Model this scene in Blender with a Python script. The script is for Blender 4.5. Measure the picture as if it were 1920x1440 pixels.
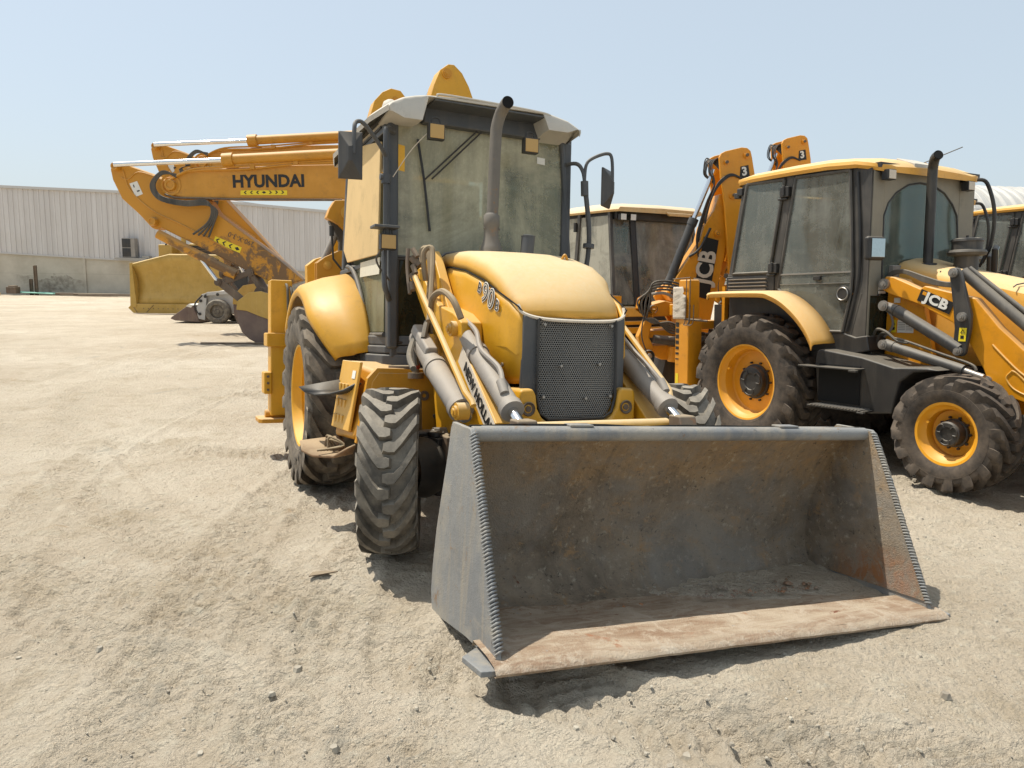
import bpy, math, random
import numpy as np
from mathutils import Vector, Matrix, noise as mnoise
random.seed(7)
rng=np.random.default_rng(11)
R=math.radians
scene=bpy.context.scene
for o in list(bpy.data.objects): bpy.data.objects.remove(o)
# ---------------------------------------------------------------- camera
cam_d=bpy.data.cameras.new('camera'); cam=bpy.data.objects.new('camera',cam_d)
scene.collection.objects.link(cam); scene.camera=cam
cam_d.sensor_width=36.0; cam_d.lens=1443.0/1920*36.0
cam_d.clip_start=.05; cam_d.clip_end=3000
PITCH,ROLL,CAMH=R(8.1),R(.8),1.7
cam.matrix_world=Matrix.Translation((0,0,CAMH))@Matrix.Rotation(R(90)-PITCH,4,'X')@Matrix.Rotation(ROLL,4,'Z')
# ---------------------------------------------------------------- light
SUN_AZ,SUN_EL=R(-67),R(66)      # azimuth from +Y towards +X
w=bpy.data.worlds.new('World'); scene.world=w; w.use_nodes=True
nt=w.node_tree; bg=nt.nodes['Background']
sky=nt.nodes.new('ShaderNodeTexSky'); sky.sky_type='NISHITA'; sky.sun_disc=False
sky.sun_elevation=SUN_EL; sky.sun_rotation=SUN_AZ; sky.air_density=1.0; sky.dust_density=2.6; sky.ozone_density=2.2; sky.altitude=0
hzm=nt.nodes.new('ShaderNodeMix'); hzm.data_type='RGBA'; hzm.inputs[0].default_value=.62; hzm.inputs[7].default_value=(4.7,5.3,5.6,1)   # thin high dust veil
nt.links.new(sky.outputs[0],hzm.inputs[6]); nt.links.new(hzm.outputs[2],bg.inputs[0]); bg.inputs[1].default_value=.115
sd=bpy.data.lights.new('sun','SUN'); sd.energy=4.0; sd.angle=R(.6); sd.color=(1,.94,.83)
so=bpy.data.objects.new('sun',sd); scene.collection.objects.link(so)
sdir=Vector((math.sin(SUN_AZ)*math.cos(SUN_EL),math.cos(SUN_AZ)*math.cos(SUN_EL),math.sin(SUN_EL)))
so.rotation_euler=sdir.to_track_quat('Z','Y').to_euler(); so.location=sdir*60
scene.view_settings.view_transform='Standard'; scene.view_settings.look='None'
scene.view_settings.exposure=0.46; scene.view_settings.gamma=1
scene.render.engine='CYCLES'
scene.cycles.max_bounces=8; scene.cycles.transparent_max_bounces=12
# ---------------------------------------------------------------- materials
class NG:
    def __init__(s,name):
        s.m=bpy.data.materials.new(name); s.m.use_nodes=True; s.t=s.m.node_tree
        s.b=s.t.nodes['Principled BSDF']; s.out=s.t.nodes['Material Output']
        s.tc=s.t.nodes.new('ShaderNodeTexCoord'); s.co=s.tc.outputs['Object']
    def n(s,t,**k):
        x=s.t.nodes.new(t)
        for a,b in k.items(): setattr(x,a,b)
        return x
    def l(s,a,b): s.t.links.new(a,b)
    def noise(s,scale,det=4,rough=.55,vec=None,dist=0):
        x=s.n('ShaderNodeTexNoise'); x.inputs['Scale'].default_value=scale; x.inputs['Detail'].default_value=det
        x.inputs['Roughness'].default_value=rough; x.inputs['Distortion'].default_value=dist
        s.l(vec or s.co,x.inputs['Vector']); return x.outputs['Fac']
    def ramp(s,fac,a,b,ca=(0,0,0,1),cb=(1,1,1,1)):
        x=s.n('ShaderNodeValToRGB'); e=x.color_ramp.elements
        e[0].position=a;e[1].position=b;e[0].color=ca;e[1].color=cb
        s.l(fac,x.inputs[0]); return x.outputs[0]
    def mix(s,fac,a,b,mode='MIX'):
        x=s.n('ShaderNodeMix',data_type='RGBA',blend_type=mode)
        for v,i in ((fac,0),(a,6),(b,7)):
            if isinstance(v,(int,float)): x.inputs[i].default_value=v
            elif isinstance(v,tuple): x.inputs[i].default_value=v if len(v)==4 else (*v,1)
            else: s.l(v,x.inputs[i])
        return x.outputs[2]
    def math(s,op,a,b=0):
        x=s.n('ShaderNodeMath',operation=op)
        for v,i in ((a,0),(b,1)):
            if isinstance(v,(int,float)): x.inputs[i].default_value=v
            else: s.l(v,x.inputs[i])
        return x.outputs[0]
    def mapping(s,scale):
        x=s.n('ShaderNodeMapping'); x.inputs['Scale'].default_value=scale; s.l(s.co,x.inputs['Vector']); return x.outputs[0]
    def bump(s,h,st,dist=.01):
        x=s.n('ShaderNodeBump'); x.inputs['Strength'].default_value=st; x.inputs['Distance'].default_value=dist
        s.l(h,x.inputs['Height']); s.l(x.outputs[0],s.b.inputs['Normal'])
    def upz(s):
        g=s.n('ShaderNodeNewGeometry'); x=s.n('ShaderNodeSeparateXYZ'); s.l(g.outputs['Normal'],x.inputs[0]); return x.outputs[2]
DUST=(.52,.43,.28)
def paint(name,col,rough=.42,dust=.55,side=.12,rust=.0,metal=0,col2=None,bump=.08,dustc=DUST,rustc=(.16,.06,.02),streak=.25):
    g=NG(name); big=g.noise(2.2,5,.6); fine=g.noise(38,5,.7)
    c=g.mix(g.ramp(big,.35,.7),tuple(x*.88 for x in col),tuple(min(1,x*1.06) for x in col))
    if col2: c=g.mix(g.ramp(g.noise(1.1,4,.6),.42,.66),c,col2)
    gr=g.noise(5,7,.75); c=g.mix(g.math('MULTIPLY',g.ramp(gr,.54,.74),.42),c,tuple(x*.38+.012 for x in col)); sc=g.noise(1,7,.8,g.mapping((26,26,3))); c=g.mix(g.math('MULTIPLY',g.ramp(sc,.66,.72),.22),c,tuple(min(1,x*.5+.22) for x in col))
    if rust>0:
        rn=g.noise(7,8,.72); th=.72-.22*rust
        c=g.mix(g.ramp(rn,th,th+.05),c,rustc)
    # settled dust: on upward surfaces, plus thin film and run marks on sides
    up=g.ramp(g.upz(),.25,.95)
    st=g.noise(1,4,.6,g.mapping((14,14,1.1)))
    f=g.math('MULTIPLY',up,dust); f=g.math('MULTIPLY',f,g.math('ADD',.55,g.math('MULTIPLY',fine,.8)))
    f2=g.math('ADD',g.math('MULTIPLY',g.ramp(big,.3,.75),side),g.math('MULTIPLY',g.ramp(st,.5,.75),side*streak*3))
    f=g.math('MINIMUM',g.math('ADD',f,f2),.95)
    c=g.mix(f,c,dustc); g.l(c,g.b.inputs['Base Color'])
    r=g.math('ADD',rough,g.math('MULTIPLY',f,.45)); g.l(r,g.b.inputs['Roughness'])
    g.b.inputs['Metallic'].default_value=metal
    g.bump(g.math('ADD',fine,g.math('MULTIPLY',big,.6)),bump,.004)
    return g.m
def _unused(): pass
def dusty_glass(name,tint,film,dustc=(.36,.35,.27),lo=.3,hi=.75,scale=2.4):
    g=NG(name); g.t.nodes.remove(g.b)
    tr=g.n('ShaderNodeBsdfTransparent'); tr.inputs[0].default_value=(*tint,1)
    gl=g.n('ShaderNodeBsdfGlossy'); gl.inputs['Roughness'].default_value=.06; gl.inputs[0].default_value=(.9,.95,.95,1)
    df=g.n('ShaderNodeBsdfDiffuse')
    dn=g.noise(scale,7,.68,dist=.8); st=g.noise(1,5,.65,g.mapping((9,9,.8))); sp=g.noise(60,4,.7)
    g.l(g.mix(sp,tuple(x*.8 for x in dustc),dustc),df.inputs[0])
    fr=g.n('ShaderNodeFresnel'); fr.inputs[0].default_value=1.5
    m1=g.n('ShaderNodeMixShader'); g.l(g.math('MULTIPLY',fr.outputs[0],.8),m1.inputs[0]); g.l(tr.outputs[0],m1.inputs[1]); g.l(gl.outputs[0],m1.inputs[2])
    a=g.math('ADD',g.math('MULTIPLY',g.ramp(dn,lo,hi),film*.7),g.math('MULTIPLY',g.ramp(st,.4,.75),film*.35))
    a=g.math('ADD',a,g.math('MULTIPLY',g.ramp(sp,.55,.8),.12)); a=g.math('ADD',a,film*.22); a=g.math('MINIMUM',a,.93)
    m2=g.n('ShaderNodeMixShader'); g.l(a,m2.inputs[0]); g.l(m1.outputs[0],m2.inputs[1]); g.l(df.outputs[0],m2.inputs[2])
    g.l(m2.outputs[0],g.out.inputs['Surface']); return g.m
def tyre_mat(name,base,dustc,amt):
    g=NG(name); n1=g.noise(9,6,.65); n2=g.noise(70,4,.7)
    c=g.mix(g.ramp(n1,.3,.75),base,tuple(x*1.5 for x in base))
    up=g.ramp(g.upz(),-.2,1.0)
    f=g.math('MULTIPLY',g.math('ADD',g.math('MULTIPLY',g.ramp(n1,.35,.7),amt),g.math('MULTIPLY',up,amt*.7)),g.math('ADD',.6,g.math('MULTIPLY',n2,.7)))
    c=g.mix(g.math('MINIMUM',f,.85),c,dustc); g.l(c,g.b.inputs['Base Color']); g.b.inputs['Roughness'].default_value=.82
    g.bump(g.math('ADD',n2,g.math('MULTIPLY',n1,1.5)),.35,.004); return g.m
def bucket_mat(name,kind):
    g=NG(name); n1=g.noise(3.2,8,.7,dist=.4); n2=g.noise(22,8,.75); n3=g.noise(1.3,6,.65); n4=g.noise(8,9,.78,dist=.6); n5=g.noise(120,3,.7)
    if kind=='out':
        c=g.mix(g.ramp(n3,.35,.65),(.165,.172,.178),(.27,.268,.255)); st2=g.noise(1,6,.7,g.mapping((7,7,1.2)),dist=.6); c=g.mix(g.math('MULTIPLY',g.ramp(st2,.50,.66),.6),c,(.33,.285,.215)); c=g.mix(g.ramp(n4,.585,.66),c,(.23,.145,.08)); c=g.mix(g.math('MULTIPLY',g.ramp(n1,.50,.62),.55),c,(.36,.32,.255)); c=g.mix(g.ramp(n2,.63,.70),c,(.10,.095,.09))
        sc=g.noise(1,5,.7,g.mapping((3,3,30))); c=g.mix(g.math('MULTIPLY',g.ramp(sc,.62,.7),.4),c,(.3,.29,.27))
        rough=.62; bs=.35
    elif kind=='in':
        c=g.mix(g.ramp(n1,.34,.66),(.16,.125,.088),(.36,.285,.20))
        c=g.mix(g.ramp(n4,.55,.64),c,(.38,.24,.12))
        x=g.n('ShaderNodeSeparateXYZ'); g.l(g.co,x.inputs[0])
        band=g.math('MULTIPLY',g.ramp(g.math('ADD',x.outputs[2],g.math('MULTIPLY',n1,.35)),.66,.74),g.ramp(n2,.3,.62))
        c=g.mix(g.math('MULTIPLY',band,.75),c,(.42,.27,.125))
        sc=g.noise(1,6,.75,g.mapping((2.2,26,2.2))); c=g.mix(g.math('MULTIPLY',g.ramp(sc,.56,.7),.35),c,(.065,.06,.055))
        c=g.mix(g.ramp(g.noise(2.7,7,.8,dist=1.2),.66,.70),c,(.14,.05,.022)); c=g.mix(g.ramp(n2,.56,.66),c,(.44,.38,.285)); c=g.mix(g.ramp(g.noise(30,8,.85),.57,.62),c,(.07,.058,.045))
        lowm=g.math('MULTIPLY',g.ramp(g.math('SUBTRACT',.42,g.math('ADD',x.outputs[2],g.math('MULTIPLY',n1,.3))),.0,.12),g.ramp(x.outputs[0],.15,.9) if False else g.ramp(g.math('ADD',x.outputs[0],1.0),.30,.5)); c=g.mix(g.math('MULTIPLY',lowm,g.ramp(n4,.42,.55)),c,(.34,.15,.06)); c=g.mix(g.math('MULTIPLY',g.ramp(g.noise(1.7,6,.7,dist=.8),.46,.6),.55),c,(.27,.255,.225)); rough=.8; bs=1.0
    else:
        sc=g.noise(1,7,.75,g.mapping((9,1.6,4)),dist=1.0)
        c=g.mix(g.ramp(sc,.38,.60),(.26,.165,.10),(.45,.365,.265)); c=g.mix(g.ramp(n4,.50,.60),c,(.46,.375,.28))
        c=g.mix(g.ramp(g.noise(5,8,.75,dist=1),.63,.67),c,(.18,.065,.03)); c=g.mix(g.ramp(n2,.62,.7),c,(.33,.32,.30)); big=g.noise(1.6,6,.7,dist=1.5); c=g.mix(g.math('MULTIPLY',g.ramp(big,.60,.64),.8),c,(.30,.13,.06)); c=g.mix(g.math('MULTIPLY',g.ramp(g.noise(2.3,7,.75,dist=.8),.58,.66),.6),c,(.52,.47,.38)); rough=.6; bs=.9
    g.l(c,g.b.inputs['Base Color']); g.b.inputs['Roughness'].default_value=rough; g.b.inputs['Metallic'].default_value=.05
    g.bump(g.math('ADD',g.math('ADD',n2,n5),g.math('MULTIPLY',n4,2)),bs,.007); return g.m
def plain(name,col,rough=.5,metal=0,bump=0,scale=60):
    g=NG(name); n=g.noise(scale,4,.6); g.l(g.mix(n,tuple(x*.85 for x in col),tuple(min(1,x*1.1) for x in col)),g.b.inputs['Base Color'])
    g.b.inputs['Roughness'].default_value=rough; g.b.inputs['Metallic'].default_value=metal
    if bump: g.bump(n,bump,.003)
    return g.m
M={}
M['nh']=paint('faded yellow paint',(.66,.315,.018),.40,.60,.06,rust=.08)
M['nh_hood']=paint('sun bleached yellow hood',(.66,.35,.04),.42,.80,.12,dustc=(.58,.475,.30))
M['nh_side']=paint('yellow hood side',(.67,.335,.010),.38,.34,.055,rust=.12,bump=.14)
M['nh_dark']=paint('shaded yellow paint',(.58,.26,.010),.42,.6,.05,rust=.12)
M['jcb']=paint('orange yellow paint',(.74,.30,.008),.34,.55,.04)
M['jcb_top']=paint('dusty orange yellow paint',(.78,.39,.05),.42,.72,.10,dustc=(.64,.50,.30))
M['cream']=paint('cream roof',(.54,.51,.45),.5,.5,.15,dustc=(.56,.49,.38))
M['grey']=paint('blue grey cab plastic',(.055,.060,.067),.45,.45,.15,dustc=(.30,.27,.22))
M['dark']=paint('black plastic',(.016,.016,.017),.45,.35,.08,dustc=(.3,.26,.2))
M['cabint']=paint('cab interior beige',(.21,.2,.15),.7,.2,.1)
M['jcbgrey']=paint('dusty grey cab frame',(.038,.036,.034),.5,.5,.24,dustc=(.33,.29,.23))
M['jcbbeige']=paint('dusty cab front',(.24,.215,.165),.6,.3,.3,dustc=(.34,.30,.22))
M['cyl']=paint('dusty grey cylinder',(.235,.215,.195),.45,.5,.30,dustc=(.40,.345,.275))
M['cylblk']=paint('black cylinder',(.03,.03,.031),.42,.5,.14,dustc=(.33,.29,.23))
M['chrome']=plain('chrome rod',(.75,.75,.74),.16,1)
M['steel']=plain('steel',(.33,.31,.28),.45,.6)
M['hose']=paint('hydraulic hose',(.035,.033,.03),.6,.45,.3,dustc=(.3,.26,.2))
M['hosebr']=paint('dusty brown hose',(.17,.115,.065),.7,.4,.3)
M['exh']=paint('rusty exhaust pipe',(.155,.14,.12),.7,.1,.25,rust=.45,rustc=(.22,.13,.07),dustc=(.26,.23,.19))
M['brstep']=paint('dirty step plate',(.22,.12,.06),.8,.35,.3,rust=.6)
M['roofy']=paint('sandy yellow roof',(.66,.43,.17),.5,.9,.3,dustc=(.66,.53,.37))
M['blkpipe']=paint('black exhaust pipe',(.02,.02,.021),.45,.1,.08)
M['gap_black']=plain('gap_black',(.004,.004,.004),.95)  # near-black painted in for the dark of openings, gaps and recesses
M['tyre_nh']=tyre_mat('worn dusty tyre',(.075,.068,.058),(.38,.335,.265),.5)
M['tyre_rear']=tyre_mat('brown dusty tyre',(.052,.044,.035),(.31,.25,.18),.52)
M['tyre_jcb']=tyre_mat('dark treaded tyre',(.026,.022,.019),(.22,.165,.115),.42)
M['rim_nh']=paint('yellow wheel rim',(.76,.40,.012),.5,.3,.04)
M['rim_jcb']=paint('orange wheel rim',(.80,.36,.012),.42,.3,.04)
M['b_out']=bucket_mat('worn grey bucket steel','out'); M['b_in']=bucket_mat('scraped bucket inside','in'); M['b_lip']=bucket_mat('rusty bucket floor','lip')
M['weld']=paint('weld bead',(.15,.15,.15),.45,.5,.2,metal=.3)
M['amber']=plain('amber lens',(.50,.31,.10),.35,0,.3,200)
M['white']=plain('white sticker',(.74,.72,.66),.6)
M['offwhite']=plain('dusty white letters',(.62,.55,.45),.6)
M['black']=plain('black ink',(.012,.012,.012),.5)
M['yel']=plain('yellow sticker',(.80,.62,.02),.5)
M['orange_st']=plain('orange sticker',(.78,.42,.03),.5)
M['board']=paint('tan cardboard',(.66,.47,.22),.85,.2,.22,dustc=(.52,.38,.2),bump=.04)
M['exc']=paint('worn orange excavator paint',(.54,.255,.024),.45,.5,.10,rust=.34,rustc=(.10,.05,.022))
M['exc_w']=paint('scraped muddy excavator stick',(.54,.255,.024),.55,.5,.14,rust=.78,rustc=(.09,.055,.03))
M['exc_dk']=paint('greasy brown steel',(.10,.065,.045),.6,.3,.15,rust=.5)
M['dozer']=paint('dozer yellow',(.47,.29,.05),.5,.6,.14,dustc=(.62,.48,.28))
M['bobw']=paint('white loader paint',(.50,.50,.49),.4,.3,.1)
M['brownb']=paint('brown bucket',(.13,.085,.075),.6,.3,.15,rust=.3)
M['metalwall']=None
M['glass_nh']=dusty_glass('dusty olive windscreen',(.50,.53,.42),.86,(.56,.53,.36),.30,.66,1.6)
M['glass_ws']=dusty_glass('dusty olive windscreen glass',(.70,.74,.66),.60,(.72,.67,.48),.38,.64,1.15)
M['glass_lo']=dusty_glass('dark lower glass',(.06,.07,.055),.42,(.10,.105,.07))
M['glass_door']=dusty_glass('dusty door glass',(.3,.36,.27),.8,(.30,.29,.19))
M['glass_jcb']=dusty_glass('dusty grey side glass',(.58,.62,.60),.54,(.38,.385,.34),.34,.7,1.8)
M['glass_jf']=dusty_glass('teal front glass',(.46,.56,.54),.34,(.40,.42,.36))
M['glass_back']=dusty_glass('brown dusty rear glass',(.38,.46,.42),.56,(.48,.45,.39),.36,.64,1.6)
M['mirrorback']=paint('black mirror shell',(.03,.03,.032),.4,.3,.14,dustc=(.33,.28,.2))
M['mirror']=plain('mirror face',(.5,.55,.55),.05,1)
M['paper']=plain('weathered paper',(.66,.62,.5),.9,0,.5,30)
M['wrap']=plain('torn plastic wrap',(.60,.53,.43),.5,0,1.0,45)
M['seat']=plain('seat fabric',(.05,.05,.05),.9)
# ---------------------------------------------------------------- mesh helpers
COL=scene.collection
class MB:
    def __init__(s): s.v=[];s.f=[];s.mi=[];s.m=0
    def add(s,vs,fs):
        b=len(s.v); s.v+= [tuple(x) for x in vs]; s.f+=[tuple(b+i for i in f) for f in fs]; s.mi+=[s.m]*len(fs); return s
    def box(s,x0,x1,y0,y1,z0,z1):
        s.add([(x0,y0,z0),(x1,y0,z0),(x1,y1,z0),(x0,y1,z0),(x0,y0,z1),(x1,y0,z1),(x1,y1,z1),(x0,y1,z1)],
              [(0,3,2,1),(4,5,6,7),(0,1,5,4),(1,2,6,5),(2,3,7,6),(3,0,4,7)]); return s
    def hexa(s,p):  # 8 points: bottom ring 4, top ring 4
        s.add(p,[(0,3,2,1),(4,5,6,7),(0,1,5,4),(1,2,6,5),(2,3,7,6),(3,0,4,7)]); return s
    def prism(s,poly,a,b,ax='y',taper=None):
        n=len(poly)
        def P(p,t):
            if ax=='y': return (p[0],t,p[1])
            if ax=='x': return (t,p[0],p[1])
            return (p[0],p[1],t)
        ar=sum(poly[i][0]*poly[(i+1)%n][1]-poly[(i+1)%n][0]*poly[i][1] for i in range(n))
        if ar<0: poly=poly[::-1]
        vs=[P(p,a) for p in poly]+[P(p,b) for p in poly]
        fs=[tuple(range(n)),tuple(range(2*n-1,n-1,-1))]+[(i,i+n,(i+1)%n+n,(i+1)%n) for i in range(n)]
        if ax!='y': fs=[f[::-1] for f in fs]
        if b<a: fs=[f[::-1] for f in fs]
        s.add(vs,fs); return s
    def cyl(s,p0,p1,r0,r1=None,n=20,caps=True):
        r1=r0 if r1 is None else r1; p0=Vector(p0);p1=Vector(p1); d=(p1-p0).normalized()
        a=d.orthogonal().normalized(); b=d.cross(a)
        vs=[]
        for p,r in ((p0,r0),(p1,r1)):
            for i in range(n):
                t=2*math.pi*i/n; vs.append(p+a*math.cos(t)*r+b*math.sin(t)*r)
        fs=[(i,(i+1)%n,(i+1)%n+n,i+n) for i in range(n)]
        if caps: fs+=[tuple(range(n-1,-1,-1)),tuple(range(n,2*n))]
        s.add(vs,fs); return s
    def tube(s,pts,r,n=10,smooth=True,caps=True):
        pts=[Vector(p) for p in pts]
        if smooth and len(pts)>2:
            q=[]
            for i in range(len(pts)-1):
                p0=pts[max(i-1,0)];p1=pts[i];p2=pts[i+1];p3=pts[min(i+2,len(pts)-1)]
                for k in range(6):
                    t=k/6; q.append(.5*((2*p1)+(-p0+p2)*t+(2*p0-5*p1+4*p2-p3)*t*t+(-p0+3*p1-3*p2+p3)*t**3))
            q.append(pts[-1]); pts=q
        rr=r if callable(r) else (lambda t:r)
        vs=[];m=len(pts); a=None
        for i,p in enumerate(pts):
            d=(pts[min(i+1,m-1)]-pts[max(i-1,0)]).normalized()
            a=d.orthogonal().normalized() if a is None else (a-d*a.dot(d)).normalized()
            b=d.cross(a); R_=rr(i/(m-1))
            for j in range(n):
                t=2*math.pi*j/n; vs.append(p+a*math.cos(t)*R_+b*math.sin(t)*R_)
        fs=[(i*n+j,i*n+(j+1)%n,(i+1)*n+(j+1)%n,(i+1)*n+j) for i in range(m-1) for j in range(n)]
        if caps: fs+=[tuple(range(n-1,-1,-1)),tuple(range((m-1)*n,m*n))]
        s.add(vs,fs); return s
    def lathe(s,prof,c,axis='y',n=48,flip=False):
        c=Vector(c); vs=[];m=len(prof)
        for (a,r) in prof:
            for j in range(n):
                t=2*math.pi*j/n
                vs.append(c+(Vector((math.cos(t)*r,a,math.sin(t)*r)) if axis=='y' else Vector((math.cos(t)*r,math.sin(t)*r,a)) if axis=='z' else Vector((a,math.cos(t)*r,math.sin(t)*r))))
        fs=[(i*n+j,(i+1)*n+j,(i+1)*n+(j+1)%n,i*n+(j+1)%n) for i in range(m-1) for j in range(n)]
        if flip: fs=[f[::-1] for f in fs]
        s.add(vs,fs); return s
    def grid(s,P,close=False):
        nu=len(P);nv=len(P[0]); s.add([p for row in P for p in row],[(i*nv+j,(i+1)*nv+j,(i+1)*nv+(j+1)%nv,i*nv+(j+1)%nv) for i in range(nu-1) for j in range(nv if close else nv-1)]); return s
    def build(s,name,mats,parent=None,bev=0,sm=35,mat=None,solid=0):
        me=bpy.data.meshes.new(name); me.from_pydata(s.v,[],s.f); 
        if not isinstance(mats,(list,tuple)): mats=[mats]
        for m in mats: me.materials.append(M[m] if isinstance(m,str) else m)
        me.polygons.foreach_set('material_index',s.mi); 
        me.update(); me.validate()
        me.polygons.foreach_set('use_smooth',[True]*len(me.polygons))
        if not bev: me.set_sharp_from_angle(angle=R(sm))
        o=bpy.data.objects.new(name,me); COL.objects.link(o)
        if parent: o.parent=parent
        if mat is not None: o.matrix_local=mat
        if solid:
            d=o.modifiers.new('solid','SOLIDIFY'); d.thickness=solid; d.offset=0
        if bev:
            d=o.modifiers.new('bevel','BEVEL'); d.width=bev; d.segments=2; d.limit_method='ANGLE'; d.angle_limit=R(32); d.harden_normals=True
        return o
def empty(name,mat=None,parent=None,label=None,cat=None,group=None,kind=None):
    o=bpy.data.objects.new(name,None); COL.objects.link(o); o.empty_display_size=.3
    if parent: o.parent=parent
    if mat is not None:
        if parent: o.matrix_local=mat
        else: o.matrix_world=mat
    tag(o,label,cat,group,kind); return o
def tag(o,label=None,cat=None,group=None,kind=None):
    if label: o['label']=label
    if cat: o['category']=cat
    if group: o['group']=group
    if kind: o['kind']=kind
    return o
def posemat(x,y,z,t,ro=0,pi=0):
    F=Vector((math.sin(t),-math.cos(t),0)); L=Vector((math.cos(t),math.sin(t),0)); U=Vector((0,0,1))
    Lr=L*math.cos(ro)-U*math.sin(ro); U1=U*math.cos(ro)+L*math.sin(ro)
    F2=F*math.cos(pi)+U1*math.sin(pi); U2=U1*math.cos(pi)-F*math.sin(pi)
    m=Matrix.Identity(4)
    for i in range(3): m[i][0]=F2[i];m[i][1]=Lr[i];m[i][2]=U2[i];m[i][3]=(x,y,z)[i]
    return m
def planemat(X,Y,az,Z=0):  # x=image right, y=away, z=up
    return Matrix.Translation((X,Y,Z))@Matrix.Rotation(R(az),4,'Z')
def text_mesh(txt,size,ext=.002,bold=.0,shear=0,sx=1.0,spacing=1.0):
    c=bpy.data.curves.new('lettering','FONT'); c.body=txt; c.size=size; c.extrude=ext; c.offset=bold; c.shear=shear
    c.align_x='CENTER'; c.align_y='CENTER'; c.resolution_u=3; c.space_character=spacing
    o=bpy.data.objects.new('lettering',c); COL.objects.link(o)
    bpy.context.view_layer.update()
    me=bpy.data.meshes.new_from_object(o); bpy.data.objects.remove(o); bpy.data.curves.remove(c)
    return me
def letters(txt,size,mat,parent,m4,bold=0,ext=.002,sx=1,name='lettering',spacing=1.0,shear=0):
    me=text_mesh(txt,size,ext,bold,shear,spacing=spacing); me.transform(Matrix.Diagonal((sx,1,1,1)))
    me.materials.clear(); me.materials.append(M[mat]); me.name=name
    o=bpy.data.objects.new(name,me); COL.objects.link(o); o.parent=parent; o.matrix_local=m4; return o
def frame(origin,xdir,ydir):  # 4x4 with text x along xdir, y along ydir
    x=Vector(xdir).normalized(); y=Vector(ydir); y=(y-x*y.dot(x)).normalized(); z=x.cross(y)
    m=Matrix.Identity(4)
    for i in range(3): m[i][0]=x[i];m[i][1]=y[i];m[i][2]=z[i];m[i][3]=origin[i]
    return m
# ---------------------------------------------------------------- wheels
TYRES={}
def tyre_mesh(Ro,w,rr,N,depth,mat,sweep=1.15):
    key=(Ro,w,rr,N,mat)
    if key in TYRES: return TYRES[key]
    b=MB(); hw=w/2; rb=Ro-depth
    depth=depth*1.15; rb=Ro-depth; prof=[(-hw*.72,rr-.01),(-hw*.86,rr+.01),(-hw*.98,rr+.3*(rb-rr)),(-hw*1.02,rr+.55*(rb-rr)),(-hw*.97,rr+.82*(rb-rr)),(-hw*.86,rb-.012),(-hw*.5,rb-.002),(0,rb),
          (hw*.5,rb-.002),(hw*.86,rb-.012),(hw*.97,rr+.82*(rb-rr)),(hw*1.02,rr+.55*(rb-rr)),(hw*.98,rr+.3*(rb-rr)),(hw*.86,rr+.01),(hw*.72,rr-.01)]
    b.lathe(prof,(0,0,0),'y',96,flip=True)
    for rr_ in (rr+.035,rr+.6*(rb-rr)):
        for sd in (-1,1):
            yy=hw*(1.0 if rr_>rr+.05 else .9)
            b.lathe([(sd*yy*.985,rr_-.006),(sd*(yy*.985+.006),rr_),(sd*yy*.985,rr_+.006)],(0,0,0),'y',72,flip=sd>0)
    P=2*math.pi/N
    cl=[(-.10,.0),(.06,.0),(.26,.0),(.45,.18),(.72,.55),(.96,.92),(1.03,1.0),(1.04,1.05)]
    hwid=[.135,.175,.165,.155,.17,.20,.21,.19]
    def rad(u): return Ro-.014*u*u if u<.97 else (Ro-.030 if u<1.035 else Ro-.085)
    def rbs(u): return rb-.012 if u<.9 else (rb-.03 if u<1.035 else rb-.10)
    for side in (-1,1):
        for k in range(N):
            ph=k*P+(0 if side<0 else P/2)
            top=[];bot=[]
            for (u,s_),h in zip(cl,hwid):
                c=ph+s_*P*sweep
                hh=h*P*(.88 if u==-.10 else 1)
                for sg in (-1,1):
                    r=rad(abs(u)); a=c+sg*hh; y=side*u*hw
                    top.append((math.cos(a)*r,y,math.sin(a)*r))
                    a2=c+sg*(hh+.055*P); r2=rbs(abs(u)); y2=side*(u*hw-(.012 if u<0 else 0))
                    if u>1.0: y2=side*hw*.985
                    bot.append((math.cos(a2)*r2,y2,math.sin(a2)*r2))
            n=len(cl); vs=top+bot; o=2*n; fs=[]
            for i in range(n-1):
                fs.append((2*i,2*i+1,2*i+3,2*i+2)); fs.append((2*i,2*i+2,o+2*i+2,o+2*i)); fs.append((2*i+1,o+2*i+1,o+2*i+3,2*i+3))
            fs.append((0,o,o+1,1)); fs.append((2*n-2,2*n-1,o+2*n-1,o+2*n-2))
            if side<0: fs=[f[::-1] for f in fs]
            b.add(vs,fs)
    me=bpy.data.meshes.new('tyre'); me.from_pydata(b.v,[],b.f); me.materials.append(M[mat]); me.update()
    me.polygons.foreach_set('use_smooth',[True]*len(me.polygons)); me.set_sharp_from_angle(angle=R(28))
    TYRES[key]=me; return me
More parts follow.
